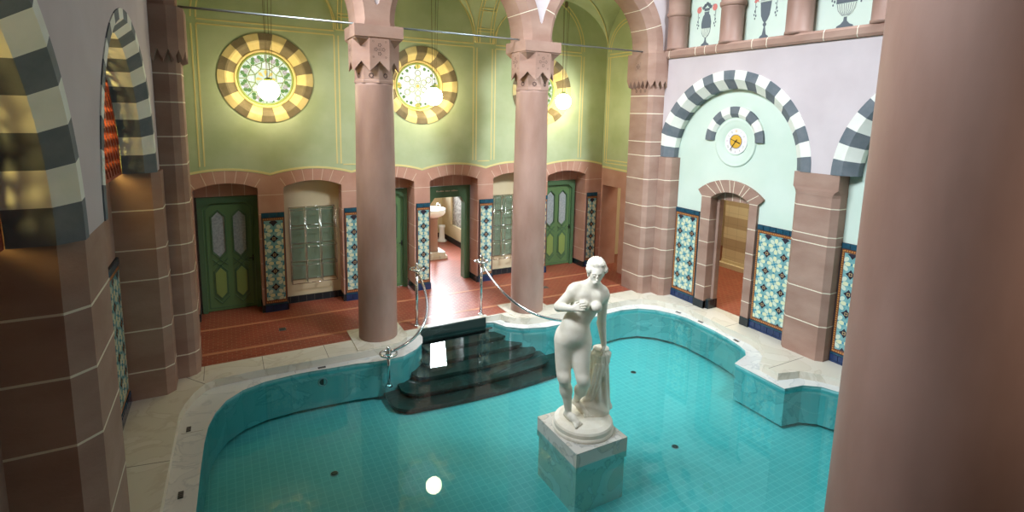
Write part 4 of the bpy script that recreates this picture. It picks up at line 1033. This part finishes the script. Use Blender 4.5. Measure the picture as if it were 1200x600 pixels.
mb = MB(); mb.box(2.341, 3.6, 1.15, 3.2, 1.1, 1.13, WHITE); struct('ceiling_corridor', mb)

# ---------------------------------------------------------------- statue
PX, PY = .971, 1.284
mb = MB(); PT = .004
mb.box(PX-.0975, PX+.0975, PY-.112, PY+.112, -.062, PT, PEDM); mb.box(PX-.093, PX+.093, PY-.107, PY+.107, ZF+.0005, -.061, BASINP if 'BASINP' in globals() else PEDM)
o = mb.build('statue_pedestal'); tag(o, 'square veined marble pedestal rising from the water under the statue', 'pedestal')

def vdist(P, a, b, r0, r1):
    a = np.array(a, np.float32); b = np.array(b, np.float32); ab = b-a; L = float(ab@ab)
    t = np.clip(((P-a)@ab)/max(L, 1e-12), 0, 1); return np.linalg.norm(P-(a+t[..., None]*ab), axis=-1)-(r0+(r1-r0)*t)
def sdf_mesh(prims, lo, hi, h):
    n = [int(math.ceil((hi[i]-lo[i])/h))+1 for i in range(3)]
    ax = [np.float32(lo[i])+np.arange(n[i], dtype=np.float32)*np.float32(h) for i in range(3)]
    Fd = np.full(n, .05, np.float32)
    for pr_ in prims:
        kind, k = pr_[0], pr_[-1]
        if kind == 'c': a, b, r0, r1 = pr_[1:5]; mn = np.minimum(a, b)-max(r0, r1); mx = np.maximum(a, b)+max(r0, r1)
        else: c, r = np.array(pr_[1]), np.array(pr_[2]); mn, mx = c-r.max(), c+r.max()
        pad = .022; i0 = [max(0, int((mn[i]-pad-lo[i])/h)) for i in range(3)]; i1 = [min(n[i], int((mx[i]+pad-lo[i])/h)+2) for i in range(3)]
        if any(i1[i] <= i0[i] for i in range(3)): continue
        G = np.stack(np.meshgrid(ax[0][i0[0]:i1[0]], ax[1][i0[1]:i1[1]], ax[2][i0[2]:i1[2]], indexing='ij'), -1)
        if kind == 'c': d = vdist(G, a, b, r0, r1)
        else:
            Rm = np.array(Euler(pr_[3] if len(pr_) > 4 else (0, 0, 0)).to_matrix(), np.float32)
            q = ((G-np.float32(c))@Rm)/np.float32(r); l = np.linalg.norm(q, axis=-1); l2 = np.linalg.norm(q/np.float32(r), axis=-1)
            d = l*(l-1)/np.maximum(l2, 1e-6)
        if kind == 'h':     # wavy hair
            d = d+.0024*np.sin(G[..., 0]*420+G[..., 2]*260)*np.sin(G[..., 1]*380-G[..., 2]*180)
        sl = tuple(slice(i0[i], i1[i]) for i in range(3)); f = Fd[sl]
        if kind == 's': Fd[sl] = np.maximum(f, -d) if k <= 0 else np.maximum(f, -d)+np.maximum(k-np.abs(f+d), 0)**2/(4*k)
        else: Fd[sl] = np.minimum(f, d)-(np.maximum(k-np.abs(f-d), 0)**2)/(4*k)
    # surface nets
    ins = Fd < 0; nx, ny, nz = n
    corners = [(i, j, k) for i in (0, 1) for j in (0, 1) for k in (0, 1)]
    sub = lambda A, c: A[c[0]:nx-1+c[0], c[1]:ny-1+c[1], c[2]:nz-1+c[2]]
    cnt = sum(sub(ins, c).astype(np.int8) for c in corners); act = (cnt > 0) & (cnt < 8)
    idx = -np.ones(act.shape, np.int64); I = np.argwhere(act); idx[tuple(I.T)] = np.arange(len(I))
    acc = np.zeros((len(I), 3)); num = np.zeros(len(I))
    for c in corners:
        for d in range(3):
            if c[d]: continue
            c2 = list(c); c2[d] = 1
            va = Fd[tuple((I+c).T)]; vb = Fd[tuple((I+c2).T)]; x = (va < 0) != (vb < 0)
            t = np.where(x, va/np.where(x, va-vb, 1), 0); p = np.tile(np.array(c, float), (len(I), 1)); p[:, d] += t
            acc[x] += p[x]; num[x] += 1
    V = (I+acc/num[:, None])*h+np.array(lo)
    faces = []
    for d in range(3):
        u, v = (d+1) % 3, (d+2) % 3
        s0 = [slice(None)]*3; s1 = [slice(None)]*3; s0[d] = slice(0, n[d]-1); s1[d] = slice(1, n[d])
        E = ins[tuple(s0)] != ins[tuple(s1)]; J = np.argwhere(E); J = J[(J[:, u] > 0) & (J[:, v] > 0) & (J[:, u] < n[u]-1) & (J[:, v] < n[v]-1)]
        def at(du, dv): K = J.copy(); K[:, u] -= du; K[:, v] -= dv; return idx[tuple(K.T)]
        q = np.stack([at(0, 0), at(1, 0), at(1, 1), at(0, 1)], 1); fl = ins[tuple(J.T)]
        q[~fl] = q[~fl][:, ::-1]; faces.append(q)
    return V, np.concatenate(faces)
def C_(a, b, r0, r1=None, k=.010): return ('c', a, b, r0, r0 if r1 is None else r1, k)
def E_(c, r, rot=(0, 0, 0), k=.012): return ('e', c, r, rot, k)
body = [
    # torso: pelvis pushed to her right, chest leaning back over it
    E_((-.047, .006, .312), (.054, .040, .038), (0, -.10, 0)), E_((-.045, .002, .345), (.044, .034, .036), k=.02), E_((-.036, .002, .372), (.0385, .030, .034), k=.02),
    E_((-.016, .004, .408), (.044, .034, .046), (0, .25, 0), .02), E_((-.004, .006, .442), (.041, .030, .030), (0, .16, 0), .02),
    E_((-.043, -.020, .334), (.031, .020, .030), k=.018), E_((-.050, -.020, .312), (.034, .020, .024), k=.014),
    E_((-.070, .028, .305), (.031, .027, .034)), E_((-.026, .028, .300), (.030, .026, .034)),
    C_((-.040, .010, .462), (.038, .012, .447), .0205, .0190, .014),
    E_((-.030, -.010, .445), (.024, .020, .020), k=.014), E_((.020, -.006, .437), (.022, .020, .022), k=.014),
    E_((-.026, -.031, .424), (.0172, .0165, .0168), k=.008), E_((.013, -.033, .418), (.0172, .0170, .0168), k=.008),
    # neck and head, bowed towards her right
    C_((.006, .012, .468), (.010, -.004, .500), .0175, .0150, .016), C_((-.024, .016, .470), (.010, .006, .486), .012, .012, .016), C_((.036, .016, .460), (.010, .006, .486), .012, .012, .016),
    E_((.012, -.014, .530), (.0245, .0300, .0290), (.30, 0, 0), .008), E_((.008, -.030, .516), (.0185, .0180, .0265), (.30, .10, 0), .008), E_((.004, -.040, .497), (.0090, .0085, .0075), k=.008),
    E_((.007, -.048, .514), (.0040, .0050, .0100), (.45, 0, 0), .004), E_((.0055, -.0535, .508), (.0042, .0038, .0034), k=.003),
    E_((.0075, -.0440, .527), (.0150, .0050, .0036), (.3, 0, 0), .004),
    ('s', (-.0005, -.0490, .5205), (.0052, .0030, .0030), (0, 0, 0), .003), ('s', (.0150, -.0485, .5205), (.0052, .0030, .0030), (0, 0, 0), .003),
    E_((-.0005, -.0455, .5200), (.0045, .0036, .0030), k=.001), E_((.0150, -.0450, .5200), (.0045, .0036, .0030), k=.001),
    E_((.0050, -.0468, .5000), (.0055, .0032, .0026), k=.003),
    E_((-.0150, -.018, .516), (.0030, .0060, .0085), k=.002), E_((.0330, -.018, .518), (.0030, .0060, .0085), k=.002),
    ('h', (.013, -.007, .540), (.0295, .0350, .0275), (.25, 0, 0), .004), ('h', (.014, .004, .528), (.0295, .0300, .0280), (0, 0, 0), .005), ('h', (.018, .036, .524), (.0165, .0150, .0155), (0, 0, 0), .005),
    ('h', (-.013, -.020, .533), (.0080, .0180, .0110), (0, 0, 0), .004), ('h', (.036, -.020, .533), (.0080, .0180, .0110), (0, 0, 0), .004), ('h', (.012, -.030, .551), (.0190, .0110, .0080), (.3, 0, 0), .004),
    # her right arm, bent, the hand lifted before the breast
    E_((-.052, .004, .459), (.0210, .0205, .0210), k=.012), C_((-.056, .002, .452), (-.098, .002, .408), .0185, .0145, .010), C_((-.098, .000, .406), (-.066, -.046, .418), .0148, .0095, .006),
    # her left arm hanging, hand on the drapery
    E_((.042, .010, .443), (.0195, .0200, .0205), k=.012), C_((.043, .012, .436), (.047, .034, .340), .0172, .0136, .010), C_((.047, .034, .338), (.058, .034, .268), .0145, .0090, .006),
    # standing right leg
    C_((-.072, .004, .292), (-.080, -.004, .196), .0365, .0225, .012), E_((-.080, -.012, .184), (.0190, .0200, .0220), k=.012), C_((-.078, -.002, .176), (-.068, .010, .135), .0185, .0195, .012), C_((-.068, .008, .135), (-.059, .006, .064), .0180, .0105, .010),
    C_((-.059, .014, .050), (-.057, -.022, .049), .0118, .0105, .008), C_((-.058, -.014, .056), (-.053, -.038, .045), .0105, .0085, .008),
    # bent left leg, foot drawn back behind
    C_((-.024, .002, .290), (-.028, -.034, .196), .0360, .0225, .012), E_((-.029, -.042, .182), (.0190, .0200, .0215), k=.012), C_((-.026, -.034, .170), (-.018, .000, .128), .0185, .0195, .012), C_((-.018, .000, .128), (-.008, .034, .078), .0185, .0108, .010),
    C_((-.008, .040, .066), (-.002, .010, .056), .0118, .0100, .008), C_((-.003, .018, .060), (.003, -.012, .046), .0100, .0085, .008),
]
# toes
for k in range(5):
    u = -.0145+k*.0072; r = .0036 if k < 4 else .0048
    body.append(C_((-.053-u*.8, -.036+abs(u)*.15, .0440), (-.053-u*1.0, -.049+(4-k)*.0022, .0405), r, r*.85, .003))
    body.append(C_((.003+u*.8, -.010+abs(u)*.15, .0440), (.0045+u*1.0, -.024+(4-k)*.0020, .0415), r, r*.85, .003))
def hand_at(W_, dirv, palmn, side, curl, s=1.0):
    """palm plus four unequal bent fingers and a thumb leaving the side of the palm"""
    d = Vector(dirv).normalized(); n_ = Vector(palmn); n_ = (n_-d*n_.dot(d)).normalized(); w_ = d.cross(n_).normalized()*side; W_ = Vector(W_); out = []
    for q in (-.0050, 0, .0050): out.append(C_(tuple(W_+w_*q*.6*s), tuple(W_+d*.019*s+w_*q*1.5*s), .0052*s, .0048*s, .004))
    for k, (off, ln) in enumerate(((.0105, .020), (.0036, .0225), (-.0034, .021), (-.0100, .0165))):
        p = W_+d*.020*s+w_*off*s; a = curl[k]; dd = d
        for j, fr in enumerate((.42, .32, .26)):
            ang = a*(.5+.6*j); dd = (d*math.cos(ang)+n_*math.sin(ang)).normalized(); q = p+dd*ln*fr*s; out.append(C_(tuple(p), tuple(q), .0031*s, .0027*s, .0015)); p = q
    p = W_+d*.006*s+w_*.008*s; q = p+(d*.5+w_*.75+n_*.35).normalized()*.011*s; out.append(C_(tuple(p), tuple(q), .0040*s, .0034*s, .003)); r = q+(d*.85+w_*.2+n_*.3).normalized()*.010*s; out.append(C_(tuple(q), tuple(r), .0033*s, .0028*s, .0015))
    return out
body += hand_at((-.064, -.049, .419), (.95, -.30, .32), (.1, .6, -.4), 1, (.1, .18, .3, .45))
body += hand_at((.058, .033, .264), (-.10, -.30, -.95), (-.8, .2, -.2), -1, (.35, .35, .4, .45))
Vb, Fb = sdf_mesh(body, (-.15, -.085, .034), (.125, .085, .585), .0017)
def mesh_np(name, V, Fc, m, parent, shift):
    me = bpy.data.meshes.new(name); V = (V+np.array(shift))*S-np.array(parent.matrix_basis.translation)
    me.from_pydata(V.tolist(), [], Fc.tolist()); me.materials.append(m); me.polygons.foreach_set('use_smooth', [True]*len(me.polygons)); me.update()
    o = bpy.data.objects.new(name, me); C.objects.link(o); o.parent = parent
    md = o.modifiers.new('smooth', 'SMOOTH'); md.factor = .5; md.iterations = 2
    return o
_t = np.clip((Vb[:, 2]-.10)/.16, 0, 1); _a = -math.radians(25)*_t*_t*(3-2*_t); _x = Vb[:, 0]+.02     # torso turned a quarter over the planted legs
Vb = np.stack([_x*np.cos(_a)-Vb[:, 1]*np.sin(_a)-.010, _x*np.sin(_a)+Vb[:, 1]*np.cos(_a), Vb[:, 2]], 1)
_h = np.clip((Vb[:, 2]-.45)/.05, 0, 1); Vb[:, 0] += .001*_h
st = thing('statue', 'white stone statue of a standing nude woman with bound hair on the pool pedestal', 'statue', (PX, PY, PT))
SH = (PX, PY, PT)
mesh_np('figure', Vb, Fb, STAT, st, SH)
trunk = [C_((.086, .024, .228), (.080, .030, .150), .0235, .0270, .012), C_((.080, .030, .150), (.072, .028, .060), .0270, .0420, .012), C_((.070, .026, .062), (.060, .020, .040), .0420, .0560, .012),
         C_((.050, .000, .050), (.020, .010, .040), .016, .014, .012), C_((.095, .020, .070), (.108, .010, .036), .018, .020, .010), E_((.092, .045, .17), (.012, .012, .018))]
trunk += [C_((.083+.024*math.cos(a), .024+.024*math.sin(a), .22), (.070+.044*math.cos(a+.25), .025+.040*math.sin(a+.25), .055), .0045, .009, .006) for a in (-2.2, -1.5, -.8, -.1, .8, 2.0, 3.0)]
Vt, Ft = sdf_mesh(trunk, (-.02, -.05, .034), (.15, .095, .262), .0026)
mesh_np('tree_stump', Vt, Ft, STAT, st, SH)
dr = []
for k in range(15):
    a = math.radians(-215+k*13); R_ = .0285+.002*(k % 2); x0, y0 = .084+R_*math.cos(a), .022+R_*math.sin(a)
    zt = .240+.003*math.sin(k*2.1); zb = .150+.014*math.sin(k*1.1+1) if k < 9 else .150+.010*(k-8); f = 4 if k % 2 else 0
    dr += [C_((.082+R_*.5*math.cos(a), .022+R_*.5*math.sin(a), zt+.004), (x0, y0, zt-.012), .0036, .0040, .003), C_((x0, y0, zt-.012), (x0-.003*math.cos(k), y0-.002, (zt+zb)/2), .0040, .0044, .0018), C_((x0-.003*math.cos(k), y0-.002, (zt+zb)/2), (x0-.008, y0-.001, zb), .0044, .0030, .0018)]
for q, (dx, dy) in enumerate(((0, 0), (.010, -.005), (-.009, .005), (.005, .005))):
    dr += [C_((.058+dx, -.002+dy, .20), (.044+dx, -.004+dy, .138), .0042, .0052, .002), C_((.044+dx, -.004+dy, .138), (.034+dx*.7, .000+dy, .082+q*.007), .0052, .0030, .002)]
dr += [E_((.084, .022, .243), (.027, .027, .006), k=.004)]
Vd, Fdd = sdf_mesh(dr, (.0, -.03, .06), (.13, .07, .27), .0016)
mesh_np('drapery', Vd, Fdd, STAT, st, SH)
mb = MB(); mb.lathe([(.0985, .0005), (.0990, .006), (.0975, .010), (.0955, .012), (.0955, .024), (.092, .030), (.078, .0365), (.02, .0405)], (PX+.006, PY, PT), STAT, 96, False); mb.build('round_base', st)
